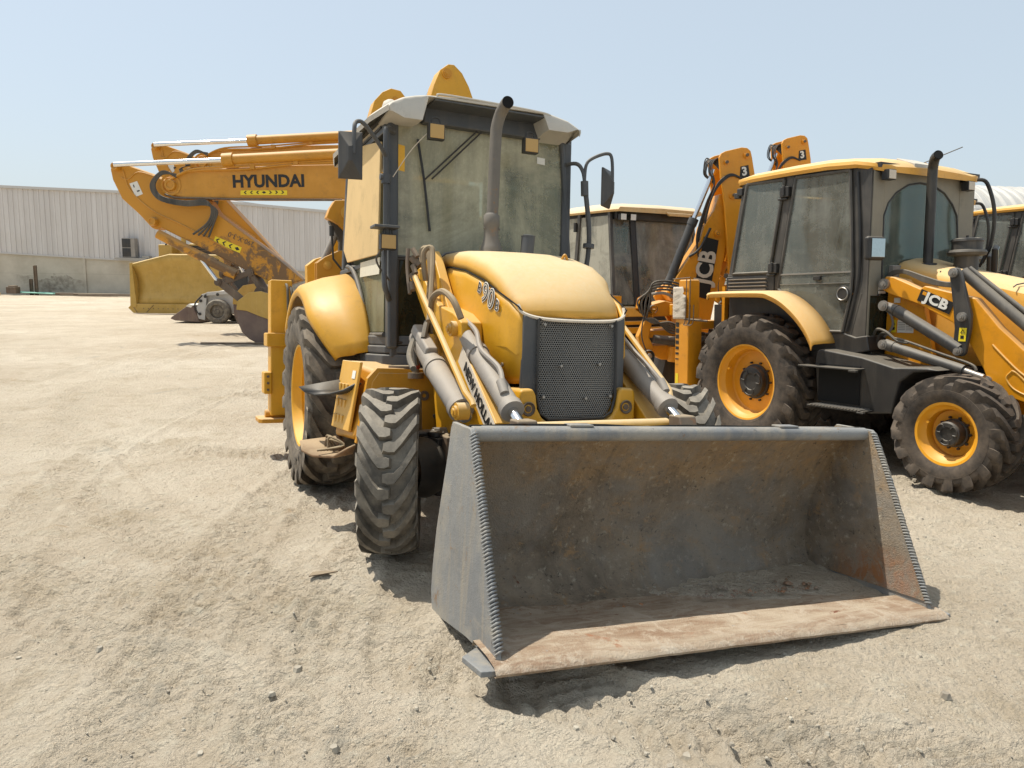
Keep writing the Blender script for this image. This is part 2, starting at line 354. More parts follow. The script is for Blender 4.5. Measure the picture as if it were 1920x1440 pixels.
def wheel(parent,loc,Ro,w,rr,N,depth,tmat,rmat,side,style,steer=0,spin=0):
    """side: -1 the outer face looks to local -y"""
    m=Matrix.Translation(loc)@Matrix.Rotation(steer,4,'Z')
    t=bpy.data.objects.new('wheel',tyre_mesh(Ro,w,rr,N,depth,tmat)); COL.objects.link(t); t.parent=parent
    t.matrix_local=m@Matrix.Rotation(spin,4,'Y')
    sp=Matrix.Rotation(-spin,4,'Y')
    hw=w/2*.80; s=side
    b=MB()
    if style=='dish':  # deep rear rim, disc set far inward
        prof=[(s*hw,rr+.02),(s*(hw+.012),rr+.012),(s*(hw+.008),rr-.006),(s*hw*.80,rr-.016),(s*hw*.62,rr-.030),(s*hw*.52,rr-.026),(s*hw*.3,rr-.045),(s*hw*.0,rr-.055),(-s*hw*.25,rr-.06),(-s*hw*.32,rr-.10),(-s*hw*.28,rr*.45),(-s*hw*.2,rr*.30),(-s*hw*.2,0.001)]
    elif style=='jr':
        prof=[(s*hw,rr+.02),(s*(hw+.012),rr+.012),(s*(hw+.008),rr-.008),(s*hw*.84,rr-.02),(s*hw*.7,rr-.045),(s*hw*.2,rr-.055),(s*hw*.12,rr-.075),(s*hw*.12,rr*.35),(s*hw*.12,.001)]
    else:
        prof=[(s*hw,rr+.02),(s*(hw+.012),rr+.012),(s*(hw+.008),rr-.008),(s*hw*.8,rr-.02),(s*hw*.62,rr-.05),(s*hw*.1,rr-.055),(s*hw*.02,rr-.08),(s*hw*.02,rr*.4),(s*hw*.02,.001)]
    b.lathe(prof,(0,0,0),'y',64,flip=(s>0))
    if style=='dish':
        for k in range(8):
            a=k*math.pi/4; b.box(0,0,0,0,0,0) if False else b.cyl((math.cos(a)*rr*.62,-s*hw*.3,math.sin(a)*rr*.62),(math.cos(a)*rr*.62,-s*hw*.12,math.sin(a)*rr*.62),.014,n=8)
    else: b.cyl((-rr*.72,s*hw*.6,rr*.32),(-rr*.66,s*hw*.95,rr*.32),.012,n=8)
    prof2=[(-s*hw,rr+.02),(-s*hw*.6,rr-.04),(s*hw*.2,rr-.062)]
    b.lathe(prof2,(0,0,0),'y',48,flip=(s<0))
    r=b.build('rim',rmat,t,mat=sp)
    if style!='dish':
        h=MB(); hr=rr*.42; ho=s*(hw*.95 if style=='jf' else hw*.62)
        h.lathe([(0,hr*1.12),(s*hw*.25,hr*1.12),(s*hw*.28,hr*1.0),(ho*.92,hr*.97),(ho,hr*.86),(ho,hr*.55),(ho-s*.012,hr*.5),(ho-s*.012,.001)],(0,0,0),'y',32,flip=(s>0))
        for k in range(3):
            a0=k*2*math.pi/3+.4
            h.tube([(math.cos(a0+a)*hr*q,ho+s*.004,math.sin(a0+a)*hr*q) for a,q in ((-.5,.5),(-.45,.8),(0,.86),(.45,.8),(.5,.5))],.006,n=6)
        for k in range(10):
            a=k*math.pi/5; h.cyl((math.cos(a)*hr*1.25,s*hw*.1,math.sin(a)*hr*1.25),(math.cos(a)*hr*1.25,s*hw*.26,math.sin(a)*hr*1.25),.011,n=6)
        h.build('hub','dark',r,sm=40)
    else:
        h=MB(); h.lathe([(-s*hw*.2,rr*.42),(s*hw*.02,rr*.40),(s*hw*.1,rr*.3),(s*hw*.1,.001)],(0,0,0),'y',32,flip=(s>0)); h.build('hub','nh_dark',r)
    return t
def pin(b,p,ax,r,l):
    p=Vector(p);a=Vector(ax).normalized(); b.cyl(p,p+a*l,r*1.35,n=24); b.cyl(p+a*l,p+a*(l+.012),r*.9,n=24); b.cyl(p+a*(l+.012),p+a*(l+.02),r*.5,n=12)
def sidewall_text(txt,Rm,y,side,parent,size,a0,da,mat='black'):
    """raised characters along the sidewall, centred at angle a0"""
    first=None
    vs=[]; 
    acc=bpy.data.meshes.new('sidewall_lettering'); V=[];F=[]
    for i,ch in enumerate(txt):
        if ch==' ': continue
        me=text_mesh(ch,size,.001,.001)
        a=a0+(i-(len(txt)-1)/2)*da
        rad=Vector((math.cos(a),0,math.sin(a))); tan=Vector((-math.sin(a),0,math.cos(a)))
        xd=tan*(-1 if side>0 else 1); yd=rad
        fm=frame(rad*Rm+Vector((0,y,0)),xd,yd)
        b=len(V); V+= [tuple(fm@v.co) for v in me.vertices]; F+=[tuple(b+k for k in p.vertices) for p in me.polygons]
        bpy.data.meshes.remove(me)
    acc.from_pydata(V,[],F); acc.materials.append(M[mat]); o=bpy.data.objects.new('sidewall_lettering',acc); COL.objects.link(o); o.parent=parent; return o
# ================================================================ main backhoe loader (faded yellow)
POSE_N=(-.6939,6.2644,.02,.4176,.0379,.0747)
NM=posemat(*POSE_N)
nh=empty('backhoe_loader',NM,label='faded yellow backhoe loader in front with perforated black grille and wide grey bucket',cat='backhoe loader',group='backhoe loaders parked in a row')
def B(): return MB()
# chassis, engine, axles
b=B(); b.box(-.9,2.42,-.26,-.16,.55,.92); b.box(-.9,2.42,.16,.26,.55,.92); b.box(-1.2,-.3,-.3,.3,.5,1.0); b.box(.6,2.3,-.24,.24,.5,.62)
b.cyl((1.3,-.22,.8),(1.3,.22,.8),.2,n=16); b.box(1.2,2.3,-.3,.3,.7,1.2); b.build('chassis','dark',nh,bev=.01)
b=B(); b.tube([(1.935,-.72,.44),(1.935,-.5,.42),(1.935,-.2,.44),(1.935,.2,.44),(1.935,.5,.42),(1.935,.72,.44)],lambda t:.085+.09*max(0,1-abs(t-.5)*5),n=16)
b.box(1.845,2.045,-.55,-.40,.36,.60); b.box(1.845,2.045,.40,.55,.36,.60)
b.build('front_axle','exc_dk',nh,bev=.01,sm=50)
b=B(); b.cyl((0,-.8,.69),(0,.8,.69),.13); b.cyl((0,-.35,.69),(0,.35,.69),.22); b.build('rear_axle','dark',nh)
for s in(-1,1):
    b=B(); st=.30; 
    mm=Matrix.Translation((1.935,s*.80+.06,.413))@Matrix.Rotation(st,4,'Z')
    b.lathe([(-s*-.02,.16),(s*-.10,.175),(s*-.16,.16),(s*-.17,.10),(s*-.17,.01)],(0,0,0),'y',28,flip=s<0)
    b.box(-.09,.09,min(-s*.14,-s*.22),max(-s*.14,-s*.22),-.16,.17); b.cyl((0,-s*.19,.17),(0,-s*.19,.2),.05); b.tube([(-.06,-s*.2,.17),(-.2,-s*.3,.16),(-.22,-s*.5,.14)],.022)
    b.build('steering_knuckle','dark',nh,bev=.008,mat=mm,sm=50)
b=B(); b.tube([(1.80,-.55,.60),(1.80,.1,.58)],.03,smooth=False); b.cyl((1.80,-.66,.60),(1.80,-.5,.60),.018); b.build('steering_cylinder','steel',nh)
ST=-.33
w1=wheel(nh,(1.935,-.835,.412),.464,.305,.25,18,.038,'tyre_nh','rim_nh',-1,'jf',steer=ST,spin=.1)
w2=wheel(nh,(1.95,1.09,.412),.475,.305,.25,18,.038,'tyre_nh','rim_nh',1,'jf',steer=ST,spin=.6)
w3=wheel(nh,(0,-.87,.69),.70,.43,.385,20,.042,'tyre_rear','rim_nh',-1,'dish',spin=.2)
w4=wheel(nh,(0,.87,.69),.70,.43,.385,20,.042,'tyre_rear','rim_nh',1,'dish')
sp=empty('x',parent=w3); bpy.data.objects.remove(sp)
o=sidewall_text('16.9-28',.50,-.221,-1,w3,.085,0,.12); o.matrix_local=Matrix.Rotation(-.2+R(62),4,'Y')
# hood
secs=[(1.38,1.705,1.60,.375),(1.60,1.70,1.592,.375),(1.85,1.672,1.555,.37),(2.10,1.605,1.485,.358),(2.28,1.53,1.415,.345),(2.40,1.46,1.365,.33),(2.49,1.385,1.325,.315),(2.545,1.31,1.285,.295),(2.55,1.275,1.27,.285)]
def hoodprof(x,t,s_,h):
    d=t-s_; P=[(-h,s_),(-h*1.0,s_+.30*d),(-h*.975,s_+.60*d),(-h*.90,s_+.82*d),(-h*.74,s_+.92*d),(-h*.4,s_+.985*d),(0,t)]
    P=P+[(-a,z) for a,z in P[-2::-1]]
    fr=.05 if x>2.4 else 0
    return [(x-(abs(a)/h)**2*(.10 if x>2.35 else .03 if x>2.2 else 0),a,z) for a,z in P]
b=B(); G=[hoodprof(*s) for s in secs]; b.grid(G)
b.add([(p[0]-.03,p[1]*.96,p[2]-.012) for p in G[-1]]+[tuple(p) for p in G[-1]],[(i,i+1,len(G[-1])+i+1,len(G[-1])+i) for i in range(len(G[-1])-1)])
ho=b.build('hood','nh_hood',nh,sm=60,solid=.012)
# thin rear cowl rim and yellow side cowl behind the hood
b=B(); P=[(1.36,y,z+.008) for (_,y,z) in hoodprof(*secs[0])]; b.tube(P,.014,smooth=False,n=6); b.build('hood_seal','grey',nh)
b=B(); b.prism([(1.20,1.05),(1.37,1.05),(1.37,1.60),(1.33,1.66),(1.2,1.68)],-.40,-.30); b.prism([(1.20,1.05),(1.37,1.05),(1.37,1.60),(1.33,1.66),(1.2,1.68)],.30,.40)
b.box(1.2,1.36,-.31,.31,1.45,1.67); b.build('cowl','nh_side',nh,bev=.02)
# side panels
for s in (-1,1):
    b=B(); pr=[]
    for x,t,s_,h in secs[:-2]:
        x2=min(x,2.455); 
        pr.append([(x2,s*(h-.002),s_-.006),(x2,s*(h+.006),s_-.05),(x2,s*(h+.012),s_-.25),(x2,s*(h+.008),1.12),(x2,s*(h-.004),.97),(x2,s*(h-.03),.925)])
    # rounded front corner
    x,t,s_,h=secs[-3]; pr[-1]=[(2.475,s*(h-.004),s_-.03),(2.475,s*(h+.002),s_-.07),(2.475,s*(h+.006),s_-.25),(2.475,s*(h+.004),1.12),(2.475,s*(h-.008),.97),(2.46,s*(h-.03),.93)]
    pr.append([(2.495,s*(h-.03),1.27),(2.50,s*(h-.026),1.22),(2.50,s*(h-.022),1.1),(2.50,s*(h-.022),1.05),(2.50,s*(h-.03),.98),(2.48,s*(h-.045),.94)])
    if s>0: pr=pr[::-1]
    b.grid(pr); b.build('hood_side_panel','nh_side',nh,sm=50,solid=.02)
for s in(-1,1):
    b=B(); b.tube([(x,s*(h+.011),s_-.001) for x,t,s_,h in secs[:-2]]+[(2.50,s*.30,1.292)],.0045,smooth=False,n=5); b.tube([(1.405,s*.378,1.60),(1.405,s*.396,1.5),(1.405,s*.392,1.1),(1.405,s*.35,.93)],.004,n=5); b.build('hood_seam','gap_black',nh)
b=B()
for x,y,z in ((1.50,-.389,1.50),(1.50,-.389,1.05),(2.36,-.352,1.02)): b.cyl((x,y,z),(x,y-.008,z),.011,n=10)
b.build('panel_bolt','exc_dk',nh)
# model decal on the right hood panel : B 90 B
sx=Vector((1,.055,-.47)).normalized(); uy=Vector((.40,0,1))
cx,cz=2.19,1.385; VY=Vector((.2,0,1))
for ch,x,sz in (('B',-.122,.084),('90',0,.150),('B',.126,.084)):
    for k_,(mt,bo) in enumerate((('white',.0085 if ch=='90' else .0042),('black',.0028 if ch=='90' else -.0002),('offwhite',-.0035))):
        if k_==2 and ch!='90': continue
        c=Vector((cx,-.3745-.0016*k_,cz))+sx*x; letters(ch,sz,mt,nh,frame(c,sx,VY),bold=bo,ext=.001,spacing=1.12)
# front fairings
for s in (-1,1):
    b=B(); b.hexa([(2.50,s*.315,.87),(2.46,s*.30,.87),(2.46,s*.215,.84),(2.515,s*.215,.84),(2.515,s*.305,1.285),(2.46,s*.30,1.285),(2.46,s*.225,1.262),(2.53,s*.225,1.262)]) if s<0 else b.hexa([(2.46,s*.30,.87),(2.50,s*.315,.87),(2.515,s*.215,.84),(2.46,s*.215,.84),(2.46,s*.30,1.285),(2.515,s*.305,1.285),(2.53,s*.225,1.262),(2.46,s*.225,1.262)])
    b.build('front_fairing','grey',nh,bev=.012)
b=B(); b.tube([(2.47,-.318,1.335),(2.50,-.30,1.29),(2.545,-.2,1.262),(2.56,0,1.255),(2.545,.2,1.262),(2.50,.30,1.29),(2.47,.318,1.335)],.009,n=6); b.build('hood_trim','offwhite',nh)
# perforated grille (real holes)
def hexgrille():
    b=MB(); p=.0128; W=.225; z0,z1=.755,1.255; row=p*.866; X=2.522
    def inside(y,z):
        if abs(y)>W or z>z1 or z<z0: return False
        if z<z0+.10: return abs(y)<W-.055+.055*math.sqrt(max(0,1-((z0+.10-z)/.10)**2))
        return True
    nz=int((z1-z0)/row)
    for i in range(nz+1):
        z=z0+i*row
        for j in range(-20,21):
            y=j*p+(p/2 if i%2 else 0)
            if not inside(y,z): continue
            xx=X+.02*(1-(y/W)**2)*.6
            o_=[];n_=[];bk=[]
            for k in range(6):
                a=R(30+60*k); o_.append((xx,y+math.cos(a)*p/1.732,z+math.sin(a)*p/1.732)); n_.append((xx,y+math.cos(a)*p*.40,z+math.sin(a)*p*.40)); bk.append((xx-.006,y+math.cos(a)*p*.40,z+math.sin(a)*p*.40))
            b.add(o_+n_+bk,[(k,(k+1)%6,6+(k+1)%6,6+k) for k in range(6)]+[(6+k,6+(k+1)%6,12+(k+1)%6,12+k) for k in range(6)])
    return b.build('grille',paint('dusty grille mesh',(.20,.195,.185),.5,.3,.35,dustc=(.34,.32,.27)),nh)
gr=hexgrille()
b=B(); b.box(2.44,2.47,-.24,.24,.70,1.27); b.build('grille_backing','gap_black',nh)  # black sheet painted in for the dark behind the mesh
P=[(2.54,y,z) for y,z in ((-.232,1.262),(-.236,.86),(-.215,.775),(-.165,.742),(0,.738),(.165,.742),(.215,.775),(.236,.86),(.232,1.262))]
b=B(); b.tube(P,.008,smooth=False,n=6); b.tube([P[0],(2.545,0,1.262),P[-1]],.008,n=6); b.build('grille_rim','dark',nh)
b=B()
for y,z in ((-.20,1.235),(.2,1.235),(-.2,.86),(.2,.86),(-.1,1.02),(.13,1.03),(.05,.85)): b.cyl((2.53,y,z),(2.552,y,z),.008,n=8)
b.build('grille_bolt','steel',nh)
# bumper casting
b=B(); out=[(-.345,.56),(.355,.56),(.355,.86),(.345,.90),(.262,.905),(.245,.87),(.235,.80),(.205,.745),(.15,.718),(-.15,.718),(-.205,.745),(-.235,.80),(-.245,.87),(-.262,.905),(-.335,.90),(-.345,.86)]
b.prism(out,2.36,2.56,'x'); b.build('bumper','nh_side',nh,bev=.018)
for s in(-1,1):
    b=B(); b.lathe([(2.57,.034),(2.566,.038),(2.562,.03),(2.56,.022)],(0,s*.292,.80),'x',20); b.cyl((2.55,s*.292,.80),(2.567,s*.292,.80),.017,n=6); b.build('tow_bolt','exc_dk',nh)
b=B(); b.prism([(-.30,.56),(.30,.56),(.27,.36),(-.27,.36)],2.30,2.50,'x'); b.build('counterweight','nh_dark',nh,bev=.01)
# exhaust + precleaner
b=B(); b.lathe([(1.66,.070),(1.715,.070),(1.735,.062),(1.79,.046),(1.85,.044),(1.86,.050),(1.925,.050),(1.935,.040),(1.94,.037)],(1.6,-.118,0),'z',28); b.cyl((1.6,-.17,1.845),(1.6,-.06,1.845),.007); b.build('exhaust_base','exh',nh,sm=50)
b=B(); b.tube([(1.6,-.115,1.9),(1.6,-.108,2.1),(1.6,-.10,2.38),(1.605,-.096,2.47),(1.635,-.085,2.545),(1.70,-.08,2.585),(1.745,-.083,2.590)],.037,n=22,caps=False); 
b.build('exhaust_pipe','exh',nh,sm=60)
b=B(); b.cyl((1.742,-.083,2.590),(1.7465,-.0833,2.590),.0345); b.build('exhaust_mouth','gap_black',nh)  # black disc painting the dark inside of the open pipe
b=B(); b.cyl((1.745,.06,1.66),(1.735,.075,1.79),.041,.043,n=24); b.cyl((1.735,.075,1.79),(1.735,.075,1.797),.045,n=24); b.build('precleaner','grey',nh)
b=B(); b.cyl((1.735,.075,1.798),(1.735,.0752,1.802),.037,n=24); b.build('precleaner_cap','steel',nh)
b=B(); b.tube([(1.98,.18,1.625),(1.99,.2,1.665),(1.99,.22,1.625)],.008); b.build('hood_latch','nh_dark',nh)
# right tank / step box
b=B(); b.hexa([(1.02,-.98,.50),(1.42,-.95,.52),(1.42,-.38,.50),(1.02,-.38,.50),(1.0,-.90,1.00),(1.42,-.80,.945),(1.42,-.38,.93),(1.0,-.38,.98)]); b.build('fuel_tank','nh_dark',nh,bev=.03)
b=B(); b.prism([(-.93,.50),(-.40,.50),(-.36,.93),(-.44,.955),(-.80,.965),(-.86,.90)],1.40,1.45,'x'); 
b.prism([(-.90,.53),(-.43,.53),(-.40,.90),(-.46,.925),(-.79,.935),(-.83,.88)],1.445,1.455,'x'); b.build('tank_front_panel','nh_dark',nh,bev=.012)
b=B(); b.lathe([(1.456,.030),(1.462,.032),(1.462,.014),(1.45,.012)],(0,-.50,.79),'x',20); b.cyl((1.45,-.43,.66),(1.47,-.43,.66),.012); b.build('tank_bolt','exc_dk',nh)
# slanted step panel with punched treads
u=Vector((1,.10,-.0)).normalized(); v=Vector((0,-.17,-1)).normalized(); O_=Vector((1.05,-.925,1.0)); n_=-u.cross(v)
def onp(a,c,d=0): return O_+u*a+v*c+n_*d
b=B(); q=[onp(-.02,0),onp(.34,0),onp(.34,.44),onp(-.02,.44)]; q2=[p+n_*(-.02) for p in q]; b.hexa(q+q2); b.build('step_panel','nh_hood',nh,bev=.006)
b=B()
for i in range(3):
    for j in range(3):
        a=.02+j*.068; c=.15+i*.10
        q=[onp(a,c,.012),onp(a+.045,c,.012),onp(a+.038,c+.055,.002),onp(a+.007,c+.055,.002)]; q2=[p-n_*.02 for p in q]; b.hexa(q+q2)
b.build('step_tread','nh_hood',nh,bev=.004)
b=B(); q=[onp(.24,.06,.004),onp(.30,.06,.004),onp(.30,.11,.004),onp(.24,.11,.004)]; b.hexa(q+[p-n_*.003 for p in q]); b.build('sticker','white',nh)
b=B()  # bent steps of black plate
b.grid([[(.98,-1.20,.82),(1.02,-1.17,.79),(1.10,-1.12,.775),(1.22,-1.05,.79),(1.32,-.98,.82),(1.36,-.92,.86)],[(1.05,-.95,.87),(1.09,-.94,.80),(1.14,-.93,.785),(1.24,-.93,.80),(1.33,-.9,.83),(1.37,-.88,.865)]]); b.build('step','dark',nh,solid=.012)
b=B(); b.grid([[(1.02,-1.20,.47),(1.10,-1.20,.42),(1.22,-1.15,.40),(1.36,-1.05,.41),(1.44,-.98,.47)],[(1.05,-.93,.50),(1.14,-.93,.44),(1.24,-.93,.42),(1.36,-.93,.43),(1.44,-.93,.49)]]); b.build('step',M['brstep'],nh,solid=.016)
b=B(); 
for k in range(6): b.tube([(1.1+.03*k,-1.0-.03*(k%3),.45),(1.14+.02*k,-1.05,.50+.02*(k%2)),(1.2+.02*k,-.97,.47),(1.26,-1.03-.02*k,.44)],.007,n=6)
b.build('rope','hosebr',nh)
# left tank
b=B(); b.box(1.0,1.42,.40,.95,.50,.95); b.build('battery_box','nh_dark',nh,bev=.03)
# cab --------------------------------------------------------------
b=B(); b.box(-.35,1.16,-.64,.64,1.02,1.10); b.prism([(-.45,1.0),(-.45,1.7),(-.40,1.72),(-.05,1.72),(.1,1.68),(.45,1.50),(.62,1.2),(.66,1.02)],-.645,.645)
b.build('cab_floor','grey',nh,bev=.01)
b=B()  # curved black skirt with ridges under the door
for k,(z0,z1,d) in enumerate(((1.10,1.165,.0),(1.045,1.098,.012),(.965,1.04,.03))):
    P=[(.66,-.70-d),(.9,-.70-d),(1.12,-.66-d*.9),(1.20+d*.5,-.52),(1.21+d,-.36),(1.21+d,.4),(.6,.4)]
    b.prism(P,z0,z1,'z')
b.build('cab_skirt','grey',nh,bev=.012)
def post(b,p0,p1,a,c): b.hexa([Vector(p0)+Vector(q) for q in ((-a,-c,0),(a,-c,0),(a,c,0),(-a,c,0))]+[Vector(p1)+Vector(q) for q in ((-a,-c,0),(a,-c,0),(a,c,0),(-a,c,0))])
for s in (-1,1):
    b=B(); post(b,(1.14,s*.63,1.08),(1.13,s*.635,2.56),.045,.035); b.build('cab_pillar','grey',nh,bev=.018)
    b=B(); post(b,(-.34,s*.62,1.7),(-.26,s*.60,2.56),.04,.035); b.build('cab_pillar','grey',nh,bev=.018)
    b=B(); b.box(-.28,1.13,s*.66-.03,s*.66+.03,2.48,2.60); b.box(-.30,1.12,s*.655-.025,s*.655+.025,1.655,1.69); b.build('cab_rail','grey',nh,bev=.008)
# side door glass lower with arch edge
def pane(name,poly,a,b_,ax,mat,par=nh): 
    q=B().prism(poly,a,b_,ax); return q.build(name,mat,par)
arch=[(1.10,1.19),(1.10,1.655),(.10,1.69),(.30,1.60),(.46,1.48),(.60,1.34),(.68,1.19)]
pane('door_glass',arch,-.672,-.664,'y','glass_door'); pane('door_glass',arch,.664,.672,'y','glass_door')
for s in (-1,1):
    b=B(); b.tube([(.02,s*.685,1.70),(.20,s*.69,1.67),(.36,s*.69,1.58),(.50,s*.69,1.46),(.63,s*.69,1.30),(.70,s*.69,1.17),(.72,s*.69,1.10)],.017,n=8); b.tube([(.70,s*.675,1.17),(1.11,s*.675,1.17)],.014,n=8,smooth=False); b.build('door_seal','jcbgrey',nh)
pane('side_glass',[(-.25,1.70),(1.10,1.70),(1.09,2.46),(-.2,2.50)],.655,.662,'y','glass_nh')
b=B(); b.prism([(-.04,1.83),(.10,1.725),(1.05,1.70),(1.10,2.425),(.65,2.50),(.16,2.555)],-.705,-.690); b.build('window_board','board',nh,bev=.004)
b=B(); P=[(.45,1.59),(.46,1.695),(1.03,1.685),(1.01,1.575)]; b.prism(P,-.684,-.680); b.build('paper_sign','paper',nh)
b=B(); 
for z in (2.515,2.545): b.box(.2,1.08,-.70,-.69,z,z+.014)
b.build('roof_louvre','dark',nh)
# windscreen
pane('windscreen',[(-.60,1.685),(.665,1.665),(.585,2.55),(-.60,2.56)],1.150,1.158,'x',M['glass_ws'])
pane('lower_glass',[(-.59,1.13),(-.37,1.13),(-.37,1.66),(-.59,1.66)],1.150,1.158,'x','glass_lo')
pane('lower_glass',[(.37,1.13),(.61,1.13),(.61,1.65),(.37,1.65)],1.150,1.158,'x','glass_lo')
b=B(); b.tube([(1.165,-.60,1.12),(1.165,-.60,1.665),(1.165,-.36,1.665)],.014,smooth=False,n=8); b.tube([(1.165,-.60,1.12),(1.165,-.37,1.12),(1.165,-.37,1.66)],.012,smooth=False,n=8); b.tube([(1.16,-.60,1.68),(1.16,.66,1.662)],.013,smooth=False,n=8)
b.box(1.10,1.15,-.62,-.50,1.7,2.56); b.build('windscreen_seal','dark',nh)
b=B(); b.tube([(1.165,.665,1.66),(1.165,.59,2.55)],.02,smooth=False,n=8); b.build('windscreen_seal','grey',nh)
b=B(); b.prism([(-.618,2.245),(-.557,2.235),(-.557,2.40),(-.618,2.41)],1.159,1.162,'x'); b.build('windscreen_sticker','orange_st',nh)
b=B(); b.prism([(.40,2.39),(.46,2.385),(.46,2.43),(.40,2.435)],1.159,1.162,'x'); b.build('windscreen_label','white',nh)
pane('rear_window',[(-.56,1.72),(.56,1.72),(.55,2.5),(-.55,2.5)],-.33,-.325,'x','glass_nh')
# wipers
b=B(); b.tube([(1.20,-.04,2.575),(1.19,-.43,2.19)],.006,n=6,smooth=False); b.tube([(1.20,-.01,2.57),(1.19,-.38,2.20)],.006,n=6,smooth=False); b.tube([(1.175,-.475,2.45),(1.18,-.43,2.19),(1.175,-.385,1.86)],.009,n=6); b.box(1.17,1.21,-.06,.02,2.55,2.60)
b.build('wiper','dark',nh)
# interior
b=B(); b.box(.05,.55,-.25,.25,1.35,1.48); b.box(-.05,.08,-.25,.25,1.45,2.02); b.build('seat','seat',nh,bev=.05)
b=B(); b.tube([(.98,0,1.1),(.85,0,1.75)],.03,smooth=False); b.lathe([(-.012,.19),(0,.205),(.012,.19),(0,.178),(-.012,.19)],(.84,0,1.77),'z',32); b.tube([(.84,-.19,1.77),(.84,.19,1.77)],.012,smooth=False); b.build('steering_wheel','dark',nh)
b=B(); b.box(.95,1.12,-.35,.35,1.1,1.62); b.box(-.3,.3,.38,.6,1.1,1.7); b.build('console','cabint',nh,bev=.03)
b=B(); b.box(-.27,1.1,-.6,.6,2.57,2.60); b.build('headliner','cabint',nh)
# roof
b=B(); 
top=[]
def rr(x): return .715-.055*max(0,(x-1.0)/.4)-.06*max(0,(-.1-x)/.3)
ycol=lambda h:[-h,-h-.01,-h+.015,-h+.09,-.50,-.455,-.415,-.2,0,.2,.345,.385,.43,h-.09,h-.015,h+.01,h]
rows=[]
def rz(y,h,k):
    a=abs(y)/h
    if a>=1.0: return 2.585
    return 2.585+.13*k*(1-max(0,(a-.2)/.8)**2.6)**.6
for x in (-.42,-.38,-.30,-.1,.3,.8,1.05,1.2,1.30,1.36,1.385):
    e2=min(1,max(0,(x+.42)/.12)); k=.25+.75*e2
    if x>1.2: k*=1-.22*((x-1.2)/.185)**2
    h=rr(x); Y=ycol(h); rows.append([(x,Y[0],2.555)]+[(x,y,rz(y,h,k)) for y in Y[1:-1]]+[(x,Y[-1],2.555)])
h=rr(1.385); Y=ycol(h)
def bot(y): return (2.665 if -.43<y<.40 else 2.515 if y<0 else 2.565)
rows.append([(1.395,y,min(p[2]-.012,2.66) if not -.43<y<.40 else p[2]-.008) for y,p in zip(Y,rows[-1])])
rows.append([(1.392,y,bot(y)+(0 if abs(y)<h-.03 else .03)) for y in Y])
rows.append([(1.30,y,bot(y)+(0 if abs(y)<h-.03 else .03)) for y in Y])
rows.append([(1.12,y,(2.665 if -.43<y<.40 else 2.53)) for y in Y])
b.grid(rows); n=len(Y)
b.v=[(x,y-.055,z) for x,y,z in b.v]; rows=[[(x,y-.055,z) for x,y,z in r] for r in rows]
b.add(rows[0],[tuple(range(n))]); b.add([rows[0][0],rows[-1][0],rows[-1][-1],rows[0][-1]],[(0,3,2,1)])
b.build('roof','cream',nh,sm=50)
b=B(); b.prism([(-.45,2.55),(.40,2.54),(.39,2.655),(.32,2.672),(-.38,2.69),(-.44,2.675)],1.12,1.22,'x'); b.build('roof_visor','grey',nh,bev=.012)
b=B(); b.tube([(1.392,-.42,2.680),(1.392,-.36,2.690),(1.392,0,2.684),(1.392,.31,2.672),(1.39,.385,2.66)],.007,n=8); b.build('visor_edge','cream',nh)
b=B(); b.hexa([(1.08,-.43,2.640),(1.385,-.43,2.650),(1.385,.39,2.642),(1.08,.39,2.64),(1.08,-.43,2.66),(1.385,-.43,2.662),(1.385,.39,2.655),(1.08,.39,2.66)]); b.build('visor_lip','grey',nh,bev=.004)
if 0: b=B(); b.hexa([(1.08,-.45,2.672),(1.39,-.45,2.672),(1.39,.40,2.655),(1.08,.40,2.665),(1.08,-.45,2.70),(1.39,-.44,2.682),(1.39,.39,2.668),(1.08,.40,2.69)]); b.build('visor_lip','grey',nh,bev=.004)
b=B(); b.lathe([(2.66,.055),(2.70,.055),(2.73,.045),(2.745,.02),(2.748,.001)],(.95,-.60,0),'z',24); b.build('beacon_base','cream',nh,sm=60)
# work lights
def worklight(p,par,name='work_light',size=.052,mat='amber'):
    b=MB(); x,y,z=p; b.box(x-.05,x,y-size,y+size,z-size*.95,z+size*.95); b.tube([(x-.03,y-.03,z+size),(x-.03,y-.02,z+size+.035),(x-.03,y+.02,z+size+.035),(x-.03,y+.03,z+size)],.006,n=6)
    o=b.build(name,'dark',par,bev=.012); b=MB(); b.box(x,x+.006,y-size*.88,y+size*.88,z-size*.82,z+size*.82); b.build('lens',mat,o,bev=.004); return o
worklight((1.42,-.423,2.45),nh); worklight((1.42,.235,2.44),nh); worklight((1.32,-.70,1.755),nh)
b=B(); b.box(1.23,1.36,-.80,-.64,1.838,1.855); b.cyl((1.27,-.70,1.80),(1.27,-.70,1.845),.02); b.tube([(1.25,-.64,1.80),(1.27,-.68,1.80)],.012,smooth=False); b.build('lamp_bracket','grey',nh,bev=.004)
b=B(); b.tube([(1.27,-.72,1.72),(1.25,-.76,1.66),(1.24,-.74,1.60),(1.2,-.66,1.52)],.007,n=6); b.build('lamp_wire','hose',nh)
b=B(); b.tube([(1.40,-.42,2.5),(1.3,-.55,2.35),(1.22,-.65,2.18)],.003,n=5); b.build('string','offwhite',nh)
